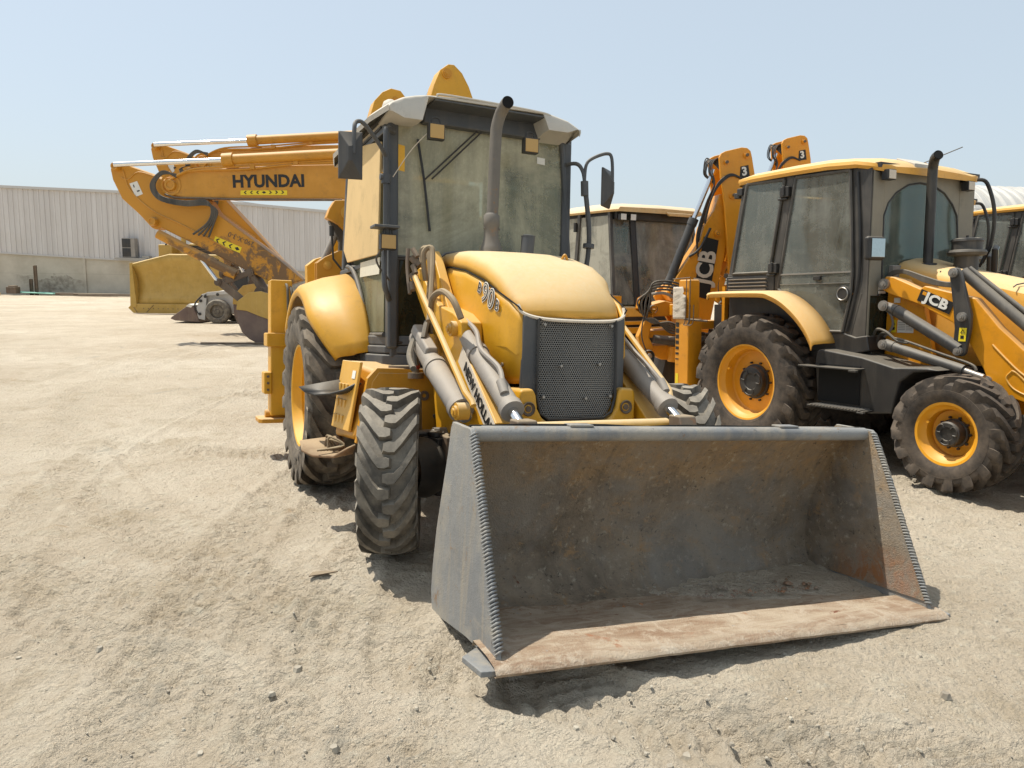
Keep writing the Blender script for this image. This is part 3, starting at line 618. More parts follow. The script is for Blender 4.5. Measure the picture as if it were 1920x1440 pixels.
# mirrors
def mirror(par,c,w_,h_,s,yaw,ht='mirrorback'):
    m=Matrix.Translation(c)@Matrix.Rotation(yaw,4,'Z')
    b=MB(); W,H=w_/2,h_/2
    rows=[[(0,-W,-H),(0,W,-H),(0,W,H),(0,-W,H)],[(.012,-W,-H),(.012,W,-H),(.012,W,H),(.012,-W,H)],[(.016,-W*.9,-H*.93),(.016,W*.9,-H*.93),(.016,W*.9,H*.93),(.016,-W*.9,H*.93)],[(.065,-W*.15,-H*.30),(.065,W*.15,-H*.30),(.065,W*.15,H*.30),(.065,-W*.15,H*.30)]]
    b.grid(rows,close=True); b.add(rows[-1],[(3,2,1,0)]); b.add(rows[0],[(0,1,2,3)]); o=b.build('mirror',ht,par,bev=.006,mat=m)
    b=MB(); b.box(-.004,-.001,-W*.93,W*.93,-H*.95,H*.95); b.build('mirror_glass','mirror',o); return o
mirror(nh,(1.35,-.952,2.255),.145,.285,-1,R(-12)); mirror(nh,(1.30,.875,2.24),.15,.27,1,R(38))
b=B(); b.tube([(1.40,-.945,2.26),(1.40,-.94,2.40),(1.38,-.925,2.452),(1.37,-.88,2.455),(1.33,-.80,2.39),(1.28,-.73,2.32),(1.24,-.70,2.28),(1.23,-.70,2.16)],.013,n=10); b.build('mirror_arm','grey',nh)
b=B(); b.tube([(1.20,-.64,2.47),(1.24,-.69,2.475),(1.25,-.705,2.43),(1.24,-.70,2.1),(1.22,-.695,1.85),(1.21,-.70,1.70),(1.24,-.705,1.50),(1.22,-.68,1.43),(1.17,-.655,1.40)],.018,n=10); b.cyl((1.24,-.70,2.13),(1.24,-.70,2.19),.03); b.cyl((1.24,-.70,2.17),(1.24,-.74,2.17),.02)
b.build('grab_rail','grey',nh)
b=B(); b.tube([(1.12,.60,2.40),(1.25,.66,2.40),(1.30,.69,2.34),(1.31,.705,2.24)],.014,n=8); b.tube([(1.31,.70,2.28),(1.31,.71,2.38),(1.32,.75,2.43),(1.33,.86,2.475),(1.34,.90,2.44),(1.34,.91,2.25)],.012,n=8); b.tube([(1.31,.705,2.24),(1.30,.75,1.95),(1.28,.76,1.78),(1.26,.75,1.62)],.018,n=8); b.cyl((1.31,.705,2.17),(1.31,.70,2.27),.027); b.cyl((1.29,.755,1.81),(1.29,.757,1.84),.04)
b.build('mirror_arm','grey',nh)
# fenders
def fender(par,s,c,Ri,w0,w1,a0,a1,mat,name='fender',th=.02,front_drop=0,z_off=.0,xs=1.0):
    """s=-1 right side. w0 inner |y|, w1 outer |y|"""
    rows=[];n=22
    for i in range(n):
        a=a0+(a1-a0)*i/(n-1); cx_,cz_=c
        q=(i/(n-1)); taper=1-front_drop*max(0,(q-.75)/.25)**1.5
        wo=w0+(w1-w0)*taper
        def pt(r,y): return (cx_+math.cos(a)*r*xs,s*y,cz_+math.sin(a)*r+z_off)
        rows.append([pt(Ri-.04,wo),pt(Ri+.0,wo+.004),pt(Ri+.035,wo-.025),pt(Ri+.065,wo-.10),pt(Ri+.10,(w0+wo)/2),pt(Ri+.135,w0+.04),pt(Ri+.10,w0)])
    if s<0: rows=[r[::-1] for r in rows]
    b=MB(); b.grid(rows); return b.build(name,mat,par,sm=60,solid=th)
fender(nh,-1,(-.02,.70),.80,.67,1.06,R(142),R(22),'nh_side',front_drop=.42,xs=.98)
fender(nh,1,(-.02,.70),.80,.67,1.06,R(142),R(22),'nh_side',front_drop=.42,xs=.98)
# mast / loader towers, arms
for s in(-1,1):
    b=B(); b.prism([(1.34,1.50),(1.36,1.64),(1.40,1.69),(1.46,1.70),(1.53,1.65),(1.70,1.45),(2.0,1.12),(2.05,.60),(1.62,.58),(1.50,1.0),(1.40,1.3)],s*.47,s*.41); b.build('loader_tower','nh_side',nh,bev=.008)
    b=B(); b.prism([(1.52,1.56),(1.60,1.58),(1.74,1.47),(1.96,1.34),(2.22,1.29),(2.34,1.24),(2.36,1.12),(2.83,.76),(2.70,.70),(2.58,.62),(2.48,.62),(2.42,.72),(2.40,.80),(2.02,1.13),(1.80,1.20),(1.50,1.46)],s*.585,s*.465); b.build('loader_arm','nh_side',nh,bev=.010)
    b=B(); pin(b,(2.26,s*.585,1.205),(0,s,0),.030,.03); pin(b,(1.55,s*.585,1.52),(0,s,0),.03,.02); pin(b,(2.60,s*.64,.80),(0,s,0),.032,.06); b.build('pivot_pin','nh_hood',nh)
    # lift cylinder
    b=B(); b.cyl((1.80,s*.655,1.155),(2.16,s*.655,.985),.048,.058,n=20); b.cyl((2.14,s*.655,.995),(2.54,s*.655,.81),.062,.060,n=20); b.cyl((2.13,s*.655,1.0),(2.165,s*.655,.985),.067,n=20); b.cyl((2.52,s*.655,.818),(2.56,s*.655,.80),.066,n=20); cy=b.build('lift_cylinder','cyl',nh,sm=50)
    b=B(); b.cyl((2.54,s*.655,.81),(2.62,s*.655,.775),.034); b.build('cylinder_rod','chrome',cy)
    b=B(); b.box(1.72,2.05,s*.66-.035,s*.66+.035,-.01,.05)
    b2=MB(); b2.hexa([(1.80,s*.70,1.185),(2.08,s*.70,1.05),(2.08,s*.615,1.05),(1.80,s*.615,1.185),(1.83,s*.69,1.235),(2.10,s*.69,1.10),(2.10,s*.625,1.10),(1.83,s*.625,1.235)][::1 if s>0 else 1]); b2.build('cylinder_guard','cyl',nh,bev=.015)
    # bucket (tilt) cylinder
    b=B(); p0=Vector((2.24,s*.535,1.205)); p1=Vector((2.90,s*.535,.83)); d=(p1-p0).normalized()
    b.cyl(p0,p0+d*.10,.028,.050,n=20); b.cyl(p0+d*.10,p1,.051,n=20); b.cyl(p1-d*.03,p1+d*.01,.058,n=20); b.cyl(p0+d*.24,p0+d*.27,.058,n=20)
    cy=b.build('tilt_cylinder','cyl',nh,sm=50); b=B(); b.cyl(p1,p1+d*.19,.026); b.build('cylinder_rod','chrome',cy)
    b=B(); b.tube([p0+Vector((.03,0,.05)),p0+d*.2+Vector((.02,s*.0,.085)),p0+d*.35+Vector((.01,s*.02,.07)),p0+d*.55+Vector((.02,0,.085)),p0+d*.66+Vector((.02,s*.02,.06))],.013,n=8); b.cyl(p0+d*.62+Vector((.03,s*.02,.06)),p0+d*.70+Vector((.01,s*.02,.045)),.022); b.build('cylinder_pipe','cyl',cy)
    # yellow return pipe
    b=B(); b.tube([(1.86,s*.69,1.50),(2.0,s*.69,1.395),(2.31,s*.69,1.18),(2.70,s*.69,.90),(2.74,s*.67,.86),(2.76,s*.67,.84)],.016,smooth=False,n=8); b.build('leveling_rod','nh_hood',nh)
    # front lever links down to bucket
    b=B(); b.prism([(2.98,.80),(3.07,.80),(3.09,.745),(2.99,.73)],s*.585,s*.485); b.build('bucket_link','exc_dk',nh,bev=.01)
# arm assembly enlarged about the camera point, left mirrored, to line up in view
for o in list(nh.children):
    if o.name.split('.')[0] in ('loader_arm','pivot_pin','lift_cylinder','cylinder_guard','tilt_cylinder','leveling_rod','bucket_link'):
        for c_ in [o]+list(o.children):
            co=[v.co for v in c_.data.vertices]; s_=1 if sum(v.y for v in co)>0 else -1
            for v in c_.data.vertices: v.co=v.co*1.058+Vector((-.354,-s_*.114,-.067))
# hoses near the towers
b=B()
for pts,r in (([(1.62,-.55,1.50),(1.60,-.56,1.66),(1.62,-.52,1.70),(1.66,-.52,1.62),(1.78,-.57,1.35),(1.85,-.60,1.25)],.017),([(1.50,-.53,1.60),(1.47,-.53,1.69),(1.50,-.50,1.70),(1.56,-.50,1.55),(1.60,-.52,1.35),(1.62,-.5,1.18)],.019),
              ([(1.88,-.60,1.30),(1.95,-.61,1.38),(2.08,-.60,1.41),(2.20,-.58,1.36),(2.25,-.55,1.26)],.018)):
    b.tube(pts,r,n=8)
b.build('hose','hosebr',nh)
b=B()
for pts,r in (([(1.48,-.56,.98),(1.47,-.57,1.12),(1.52,-.58,1.20),(1.62,-.62,1.15),(1.8,-.70,1.05),(1.95,-.72,.98)],.018),([(1.60,-.53,1.05),(1.62,-.54,1.22),(1.68,-.56,1.24),(1.75,-.6,1.15)],.018)): b.tube(pts,r,n=8)
b.build('hose','hose',nh)
b=B(); b.cyl((1.47,-.56,.93),(1.47,-.56,1.0),.022); b.cyl((1.47,-.56,.90),(1.47,-.56,.935),.05); b.cyl((1.35,-.6,.955),(1.35,-.6,.975),.10,n=24); b.build('hydraulic_fitting','exc_dk',nh)
b=B(); b.cyl((1.47,-.56,.96),(1.47,-.56,.99),.025,n=12); b.build('fitting_cap',plain('red plastic',(.25,.02,.015),.5),nh)
b=B()
for k in range(5):
    x=1.30+.05*random.random(); b.cyl((x+.28,-.62+.03*k%.05,1.44+.05*k),(x+.25,-.62,1.49+.05*k),.016+.006*(k%2),n=10)
b.tube([(1.56,-.63,1.42),(1.5,-.63,1.58),(1.48,-.62,1.70)],.012,n=8); b.build('valve_fittings','exc_dk',nh)
# crossbar
b=B(); b.tube([(2.76,-.40,.722),(2.76,.42,.722)],.034,smooth=False,n=16); b.build('arm_crossbar','nh_hood',nh)
# maker lettering on the arm
u=Vector((2.832-2.344,0,.735-1.124)).normalized(); RF=lambda p:Vector(p)*1.058+Vector((-.354,.114,-.067)); nrm=Vector((0,-1,0)); v=Vector((-u.z,0,u.x))  # lettering gets the same enlargement about the camera point as the arm
v=v if v.z>0 else -v
c=Vector((2.56,-.5885,.905)); b=B(); 
q=[c-u*.27-v*.05,c+u*.44-v*.05,c+u*.44+v*.05,c-u*.27+v*.05]; b.add([tuple(RF(p)) for p in q]+[tuple(RF((p.x,-.5855,p.z))) for p in q],[(0,1,2,3),(0,4,5,1),(1,5,6,2),(2,6,7,3),(3,7,4,0)])
b.build('decal','offwhite',nh)
letters('NEW HOLLAND',.086,'black',nh,frame(RF(c+u*.10+Vector((0,-.003,0))),u,v),bold=.0012,sx=.93)
# rear frame, stabilisers
for s in(-1,1):
    b=B(); b.box(-1.36,-1.15,s*1.13 if s<0 else .94,-.94 if s<0 else 1.13,.42,1.655); b.build('stabiliser_leg','nh_side',nh,bev=.012)
    lo=min(s*.915,s*1.165); hi=max(s*.915,s*1.165)
    b=B(); b.box(-1.385,-1.125,lo,hi,1.05,1.175); b.box(-1.33,-1.13,s*1.19 if s<0 else 1.12,-1.12 if s<0 else 1.19,.62,.82); b.build('stabiliser_sleeve','nh_side',nh,bev=.012)
    b=B(); b.box(-1.31,-1.2,s*1.09 if s<0 else .98,-.98 if s<0 else 1.09,.385,.45); b.cyl((-1.25,s*.93,.43),(-1.25,s*1.17,.43),.04); b.build('stabiliser_foot_leg','nh_dark',nh,bev=.01)
    b=B(); b.prism([(-1.42,s*1.21),(-1.38,s*1.24),(-1.12,s*1.24),(-1.08,s*1.21),(-1.08,s*.87),(-1.42,s*.87)],.36,.40,'z'); b.build('stabiliser_pad','nh_dark',nh,bev=.008)
    b=B(); b.tube([(-1.22,s*1.0,1.62),(-1.1,s*.99,1.58),(-1.08,s*.98,1.30),(-1.0,s*.95,1.15)],.012); b.tube([(-1.22,s*.97,1.62),(-1.12,s*.95,1.55),(-1.05,s*.95,1.25),(-.95,s*.93,1.12)],.012); b.build('hose','hose',nh)
    b=B(); 
    for z in (.66,.72,.78): b.cyl((-1.16,s*1.155,z),(-1.12,s*1.155,z),.012,n=8)
    b.build('bolt','exc_dk',nh)
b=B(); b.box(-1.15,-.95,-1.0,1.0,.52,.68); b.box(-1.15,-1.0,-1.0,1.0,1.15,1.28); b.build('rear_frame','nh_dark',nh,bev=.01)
# backhoe arm, folded up behind the cab (plane turned towards the camera)
NA=NM.inverted()@planemat(-1.03,7.75,20)
def plates(par,mat,A,poly,th,d0,bev=.008,name='boom_plate',solidbox=False):
    b=MB(); 
    if solidbox: b.prism(poly,d0,d0+th)
    else: b.prism(poly,d0,d0+.03); b.prism(poly,d0+th-.03,d0+th)
    return b.build(name,mat,par,bev=bev,mat=A)
plates(nh,'nh_side',NA,[(-.95,1.55),(-.95,1.76),(-.86,1.83),(-.76,1.86),(-.4,2.4),(-.28,3.31),(-.24,3.44),(-.16,3.53),(-.07,3.575),(.03,3.56),(.09,3.49),(.14,3.33),(.1,2.4),(-.3,1.75),(-.6,1.5)],.24,.55,name='boom',solidbox=True)
plates(nh,'nh_side',NA,[(.08,2.3),(.17,3.33),(.22,3.50),(.28,3.64),(.36,3.70),(.42,3.70),(.50,3.63),(.57,3.51),(.64,3.33),(.55,2.3),(.4,1.3),(.25,1.3)],.24,-.10,name='dipper',solidbox=True)
b=B(); pin(b,(.345,-.10,3.61),(0,-1,0),.035,.02); b.build('pivot_pin','nh_dark',nh,mat=NA)
b=B(); pin(b,(-.03,.55,3.47),(0,-1,0),.02,.01); b.build('pivot_pin','nh_dark',nh,mat=NA)
b=B(); b.cyl((-.1,.25,2.9),(.32,.12,3.60),.030); b.build('crowd_cylinder','chrome',nh,mat=NA)
plates(nh,'nh_dark',NA,[(-.83,2.2),(-.80,2.28),(-.75,2.36),(-.60,2.37),(-.42,2.3),(-.45,1.9),(-.60,2.02),(-.72,2.14)],.2,-.2,name='dipper_link',solidbox=True)
b=B(); pin(b,(-.63,-.2,2.25),(0,-1,0),.05,.012); pin(b,(-.83,-.2,1.76),(0,-1,0),.028,.012); b.build('pivot_pin','nh_hood',nh,mat=NA)
plates(nh,'jcbgrey',NA,[(-.80,2.18),(-.72,2.16),(-.44,1.9),(-.44,1.5),(-.72,1.5),(-.70,1.98)],.12,-.1,name='kingpost',solidbox=True)
plates(nh,'nh_dark',NA,[(-.93,1.55),(-.93,1.78),(-.85,1.84),(-.72,1.90),(-.62,1.9),(-.62,1.5)],.18,-.2,name='swing_bracket')
b=B(); b.cyl((-.85,-.05,1.80),(-.70,-.05,2.12),.032); b.cyl((-.60,-.05,2.36),(-.50,-.05,2.58),.038); b.build('boom_cylinder','cyl',nh,mat=NA)
b=B(); b.tube([(-.62,-.24,1.62),(-.78,-.24,1.82),(-.79,-.24,2.05)],.010,smooth=False); b.cyl((-.79,-.24,2.03),(-.79,-.24,2.12),.022); b.build('control_lever','dark',nh,mat=NA)
b=B(); b.box(-.95,.2,.0,.5,.7,1.5); b.build('kingpost_frame','nh_dark',nh,mat=NA,bev=.02)
# ---------------------------------------------------------------- bucket
BP=posemat(1.046,3.121,.150,.382,.065,.057); BM=NM.inverted()@BP
Wd=1.13
inner=[(-.02,.012),(-.35,.0),(-.62,-.03),(-.80,-.015),(-.88,.06),(-.915,.18),(-.90,.34),(-.85,.50),(-.77,.65),(-.66,.78),(-.56,.838)]
def smooth2(P,k=5):
    q=[];P=[Vector((a,b,0)) for a,b in P]
    for i in range(len(P)-1):
        p0=P[max(i-1,0)];p1=P[i];p2=P[i+1];p3=P[min(i+2,len(P)-1)]
        for j in range(k):
            t=j/k;v=.5*((2*p1)+(-p0+p2)*t+(2*p0-5*p1+4*p2-p3)*t*t+(-p0+3*p1-3*p2+p3)*t**3); q.append((v.x,v.y))
    q.append((P[-1].x,P[-1].y)); return q
ins=smooth2(inner)
def shell(P,y0,y1,ny,off=0):
    rows=[]
    for j in range(ny+1):
        y=y0+(y1-y0)*j/ny
        rows.append([(x,y,z+.012*mnoise.noise(Vector((x*3,y*3,z*3)))+.004*mnoise.noise(Vector((x*14,y*14,z*14)))) for x,z in P])
    return rows
cut=12
bk=MB(); bk.grid([r[::-1] for r in shell(ins[cut:],-Wd,Wd,70)]); bucket=bk.build('bucket','b_in',nh,mat=BM,sm=60)
b=B(); b.grid([r[::-1] for r in shell(ins[:cut+1],-Wd,Wd,90)]); b.build('bucket_floor','b_lip',bucket,sm=60)
outp=[]
for i in range(len(ins)):
    a_=ins[max(i-1,0)]; c_=ins[min(i+1,len(ins)-1)]; dx_,dz_=c_[0]-a_[0],c_[1]-a_[1]; l_=math.hypot(dx_,dz_); outp.append((ins[i][0]+dz_/l_*-.026*-1*-1 if False else ins[i][0]-abs(dz_)/l_*.026,ins[i][1]+(dx_/l_*.026 if ins[i][1]>.3 else -abs(dx_)/l_*.026)))
b=B(); b.grid(shell(outp,-Wd,Wd,20)); b.build('bucket_back','b_out',bucket,sm=60)
b=B(); b.tube([(-.545,-Wd+.0,.825),(-.545,Wd-.0,.825)],.034,smooth=False,n=20); b.box(-.60,-.545,-Wd+.05,Wd-.05,.812,.858); b.build('top_rail','b_out',bucket,bev=.006,sm=60)
b=B(); b.box(-.60,-.53,-.66,-.54,.858,.868) ; b.box(-.60,-.53,.54,.66,.858,.868); b.build('hinge_plate','b_out',bucket,bev=.003)
sp=[(-.93,-.10),(-.965,.0),(-.955,.13),(-.92,.32),(-.87,.48),(-.80,.69),(-.77,.82),(-.75,.853),(-.505,.853),(-.485,.838),(-.30,.48),(-.075,.045),(-.06,.01),(-.16,-.012),(-.44,-.03)]
for s in(-1,1):
    b=B(); b.prism(sp,s*Wd,s*(Wd+.022)); sdp=b.build('side_plate','b_out',bucket,bev=.004)
    b=B(); b.prism([(x*.985-.012,z*.975+.012) for x,z in sp[1:12]],s*(Wd-.006),s*(Wd-.001)); b.build('side_plate_inside','b_in',bucket)
    # weld bead
    b=B(); P=smooth2([(-.493,.838),(-.40,.67),(-.30,.475),(-.19,.26),(-.075,.04)],8); 
    tot=0;L=[0]
    for i in range(1,len(P)): L.append(L[-1]+math.hypot(P[i][0]-P[i-1][0],P[i][1]-P[i-1][1]))
    nb=60
    for k in range(nb):
        t=L[-1]*(k+.5)/nb; i=max(j for j in range(len(L)) if L[j]<=t); i=min(i,len(P)-2); f_=(t-L[i])/(L[i+1]-L[i]); x=P[i][0]+(P[i+1][0]-P[i][0])*f_; z=P[i][1]+(P[i+1][1]-P[i][1])*f_
        dx=(P[i+1][0]-P[i][0]);dz=(P[i+1][1]-P[i][1]);l=math.hypot(dx,dz);dx/=l;dz/=l; nx,nz=-dz,dx
        if nx<0: nx,nz=-nx,-nz
        j_=random.uniform(-.002,.002)
        b.tube([(x-dx*.006,s*(Wd-.012),z-dz*.006),(x+nx*.012,s*(Wd+.008+j_),z+nz*.012),(x+dx*.011,s*(Wd+.03),z+dz*.011)],lambda t,q=random.uniform(.8,1.15):.0052*q*(.6+.6*math.sin(math.pi*min(1,max(0,t)))),n=6)
    b.build('weld_bead','b_out',bucket,sm=60)
    b=B(); b.prism([(-.02,s*(Wd+.10)),(.0,s*(Wd-.1)),(-.20,s*(Wd-.1)),(-.25,s*(Wd+.03)),(-.17,s*(Wd+.125))],-.018,.006,'z'); b.build('lip_corner','b_out',bucket,bev=.004)
# cutting edge with a slightly ragged front
rows=[]
for j in range(81):
    y=-Wd-.05+(2*Wd+.11)*j/80; r_=.006*mnoise.noise(Vector((y*6,0,0)))+.003*mnoise.noise(Vector((y*25,3,0)))
    rows.append([(-.27,y,.0),(-.26+r_,y,.027),(-.10,y,.027+.003*mnoise.noise(Vector((y*9,1,5)))),(-.02+r_,y,.018),(.0+r_,y,.004),(.006+r_,y,-.004),(.0+r_,y,-.016),(-.26,y,-.02)])
b=B(); b.grid([r[::-1] for r in rows]); b.build('cutting_edge','b_lip',bucket,sm=40)
# loose dirt lying in the bucket corner
b=B()
for k in range(420):
    y=random.uniform(.1,1.08) if k<280 else random.uniform(-1.05,1.05); x=-.50-abs(random.gauss(0,.10)); r_=min(.026,.0025*math.exp(random.gauss(.4,.6))); z=.0+max(0,(-.62-x))*.1
    c=Vector((x,y,z+r_*.4)); pts=[c+Vector((math.cos(a)*r_*random.uniform(.7,1.5),math.sin(a)*r_*random.uniform(.7,1.5),random.uniform(-.3,.3)*r_)) for a in [i*math.pi/2.5 for i in range(5)]]
    pts.append(c+Vector((0,0,r_*.7))); b.add(pts,[(0,1,5),(1,2,5),(2,3,5),(3,4,5),(4,0,5)])
tag(b.build('dirt','b_in',bucket),kind='stuff'); 
# ================================================================ orange yellow backhoe loaders
M['hosedk']=paint('black hose',(.02,.019,.018),.5,.25,.12,dustc=(.25,.21,.16))
GRP='backhoe loaders parked in a row'
def build_orange(mat,label,armP,arm_lift=0,arm_style=0,decal=True,full=True):
    J=empty('backhoe_loader',mat,label=label,cat='backhoe loader',group=GRP)
    b=MB(); b.box(-1.0,2.6,-.33,-.22,.55,.95); b.box(-1.0,2.6,.22,.33,.55,.95); b.box(.8,2.4,-.30,.30,.62,1.15); b.box(-.5,.5,-.4,.4,.45,.95)
    b.cyl((0,-.8,.70),(0,.8,.70),.14); b.cyl((0,-.35,.7),(0,.35,.7),.23); b.box(1.55,2.3,-.42,.42,.62,.9); b.build('chassis','dark',J,bev=.01)
    b=MB(); b.tube([(2.17,-.8,.49),(2.17,-.3,.50),(2.17,.3,.50),(2.17,.8,.49)],lambda t:.085+.07*max(0,1-abs(t-.5)*4),n=14); b.build('front_axle','dark',J)
    wheel(J,(2.17,-.95,.475),.475,.34,.245,16,.042,'tyre_jcb','rim_jcb',-1,'jf',spin=.3); wheel(J,(2.17,.95,.475),.475,.34,.245,16,.042,'tyre_jcb','rim_jcb',1,'jf')
    wheel(J,(0,-.87,.70),.715,.45,.385,20,.050,'tyre_jcb','rim_jcb',-1,'jr',spin=.1); wheel(J,(0,.87,.70),.715,.45,.385,20,.050,'tyre_jcb','rim_jcb',1,'jr')
    # fenders
    for s in(-1,1):
        b=MB(); P=[(-.50,1.600),(-.46,1.625),(.18,1.625),(.34,1.60),(.50,1.53),(.66,1.415),(.78,1.29),(.86,1.17),(.875,1.125)]; P=smooth2(P,3)
        rows=[]
        for x,z in P: rows.append([(x-.01,s*1.115,z-.05),(x,s*1.12,z-.012),(x,s*1.10,z+.004),(x,s*.95,z+.010),(x,s*.80,z+.01)])
        if s>0: rows=[r[::-1] for r in rows]
        b.grid(rows); b.build('fender','jcb_top',J,sm=50,solid=.014)
        b=MB(); b.prism([(-.5,1.59),(.2,1.59),(.5,1.50),(.84,1.13),(.80,.95),(-.5,.95)],s*.80,s*.74); b.build('fender_inner','dark',J)
    # cab
    b=MB(); b.box(-.5,1.20,-.70,.70,1.02,1.12); b.prism([(-.55,1.1),(-.55,1.60),(.1,1.6),(.35,1.5),(.58,1.25),(.62,1.1)],-.765,.765); b.build('cab_floor','jcbgrey',J,bev=.012)
    b=MB(); b.prism([(.62,1.05),(.62,1.22),(.98,1.235),(1.10,1.20),(1.22,1.22),(1.25,1.08),(1.0,1.02)],-.81,.81); b.build('cab_sill','dark',J,bev=.015)
    for s in(-1,1):
        y=s*.775
        b=MB()
        def bar(p,q,a,c=.02):
            p=Vector(p);q=Vector(q);d=(q-p).normalized();n_=Vector((-d.z,0,d.x))*a; o_=Vector((0,c,0)); b.hexa([p-n_-o_,p+n_-o_,p+n_+o_,p-n_+o_,q-n_-o_,q+n_-o_,q+n_+o_,q-n_+o_])
        bar((-.54,y,1.62),(-.33,y*.98,2.80),.035); bar((.085,y,1.62),(.285,y,2.80),.050); bar((1.10,y,1.60),(1.02,y*.99,2.78),.045); bar((1.10,y,1.62),(.98,y,1.15),.05); bar((-.36,y*.99,2.785),(1.03,y*.99,2.76),.035); bar((-.55,y,1.81),(.12,y,1.81),.018)
        b.build('cab_frame','jcbgrey',J,bev=.012)
        yo=s*.80; rear=[(-.465,1.83),(.045,1.83),(.215,2.745),(-.285,2.765)]; door=[(.19,1.78),(.355,2.745),(.975,2.725),(1.04,1.80),(1.03,1.60),(.955,1.245),(.615,1.245),(.40,1.50),(.17,1.66)]
        b=MB(); b.prism(rear,yo-.003*s,yo+.003*s); b.build('quarter_glass','glass_jcb',J)
        b=MB(); b.prism(door,yo-.003*s,yo+.003*s); b.build('door_glass','glass_jcb',J)
        for pl_,nm in ((rear,'quarter_seal'),(door,'door_frame')):
            b=MB(); P=[Vector((x,yo+.004*s,z)) for x,z in pl_]; 
            for i in range(len(P)): b.tube([P[i],P[(i+1)%len(P)]],.016,smooth=False,n=6)
            b.build(nm,'jcbgrey',J)
        b=MB(); b.prism([(.40,1.49),(.17,1.655),(.19,1.79),(1.04,1.79),(1.03,1.60),(.955,1.25),(.62,1.25)],yo+.005*s,yo+.009*s)
        b2=MB(); b2.box(.20,1.03,min(yo,yo+.012*s),max(yo,yo+.012*s),1.795,1.81); b2.box(.20,1.03,min(yo,yo+.012*s),max(yo,yo+.012*s),1.70,1.705); b2.build('door_bar','steel',J)
        if s<0:
            b=MB(); b.box(.62,.70,yo-.03,yo,1.735,1.775); b.build('door_catch','dark',J,bev=.004); b=MB(); b.cyl((.96,yo-.005,1.60),(.96,yo-.028,1.60),.075,n=20); b.cyl((.96,yo-.027,1.60),(.96,yo-.033,1.60),.05,n=20); b.build('door_handle','dark',J,bev=.004)
            b=MB(); b.lathe([(yo-.034,.052),(yo-.040,.058),(yo-.034,.064)],(.96,0,1.60),'y',24,flip=True); b.build('handle_ring','steel',J)
        for hx,hz in ((.12,1.87),(.245,2.62)):
            b=MB(); b.box(hx-.055,hx+.055,min(yo,yo+s*.045),max(yo,yo+s*.045),hz-.05,hz+.05); b.box(hx-.09,hx+.02,min(yo,yo+s*.03),max(yo,yo+s*.03),hz-.075,hz-.055); b.cyl((hx,yo+s*.05,hz-.04),(hx,yo+s*.05,hz+.06),.014,n=8); b.build('door_hinge','dark',J,bev=.008)
        # louvre
        b=MB(); b.box(-.55,.12,min(yo-.012*s,yo+.01*s),max(yo-.012*s,yo+.01*s),1.625,1.80); b.build('vent_panel','dark',J,bev=.01)
        b=MB()
        for k in range(4): b.hexa([(-.50,yo+s*.010,1.650+.037*k),(.03,yo+s*.010,1.650+.037*k),(.03,yo+s*.034,1.656+.037*k),(-.50,yo+s*.034,1.656+.037*k),(-.50,yo+s*.010,1.660+.037*k),(.03,yo+s*.010,1.660+.037*k),(.03,yo+s*.034,1.664+.037*k),(-.50,yo+s*.034,1.664+.037*k)])
        b.build('vent_slat','cyl',J)
        b=MB(); b.tube([(1.05,yo,2.70),(1.10,yo,2.1),(1.10,yo-.0,1.7),(1.0,yo,1.25)],.014,n=8); b.build('grab_rail','dark',J)
    for s in(-1,1):
        b=MB(); b.prism([(1.0,2.77),(1.19,2.72),(1.19,1.15),(1.0,1.15),(1.13,1.62),(1.05,2.6)],s*.79,s*.765); b.build('cab_corner','jcbgrey',J)
    # front of cab : arched window in a dusty surround
    X=1.20
    arch=[(-.60,1.60),(-.615,2.30),(-.56,2.42),(-.45,2.52),(-.28,2.60),(-.10,2.63),(.10,2.62),(.28,2.56),(.42,2.46),(.50,2.36),(.52,2.25),(.60,1.60)]
    outr=[(-.79,1.15),(-.77,2.74),(.77,2.74),(.79,1.15)]
    b=MB(); b.prism([(-.78,1.15),(-.77,2.70),(-.62,2.68),(-.62,2.30),(-.61,1.15)],X-.04,X,'x'); b.prism([(.78,1.15),(.77,2.70),(.53,2.68),(.53,2.30),(.62,1.15)],X-.04,X,'x')
    b.prism([(-.62,2.30),(-.56,2.425),(-.45,2.525),(-.28,2.605),(-.10,2.635),(.10,2.625),(.28,2.565),(.42,2.465),(.53,2.30),(.53,2.72),(-.62,2.72)],X-.042,X-.002,'x'); b.build('cab_front_surround','jcbbeige',J,bev=.006)
    b=MB(); b.prism(arch,X-.010,X-.004,'x'); b.build('windscreen','glass_jf',J)
    b=MB(); P=[Vector((X-.002,y,z)) for y,z in arch]; 
    for i in range(len(P)): b.tube([P[i],P[(i+1)%len(P)]],.009,smooth=False,n=6)
    b.build('windscreen_seal','dark',J)
    b=MB(); b.prism([(-.76,1.15),(-.76,1.58),(-.40,1.58),(-.40,1.15)],X+.004,X+.010,'x'); b.prism([(.4,1.15),(.4,1.58),(.76,1.58),(.76,1.15)],X+.004,X+.010,'x'); b.build('lower_glass','glass_lo',J)
    b=MB(); b.box(X+.01,X+.014,-.66,-.56,1.60,1.625); b.box(X+.01,X+.014,-.66,-.56,1.635,1.66); b.build('sticker','white',J)
    b=MB(); b.prism([(-.70,1.68),(.70,1.68),(.66,2.70),(-.66,2.70)],-.42,-.415,'x'); b.build('rear_window','glass_jcb',J)
    b=MB(); b.box(-.1,.5,-.26,.26,1.4,1.55); b.prism([(-.18,1.5),(-.02,1.5),(-.1,2.1),(-.22,2.1)],-.26,.26); b.build('seat','seat',J,bev=.06)
    b=MB(); b.tube([(1.05,0,1.1),(.86,0,1.78)],.03,smooth=False); b.lathe([(-.012,.19),(0,.205),(.012,.19),(0,.178),(-.012,.19)],(.85,0,1.80),'z',28); b.build('steering_wheel','dark',J)
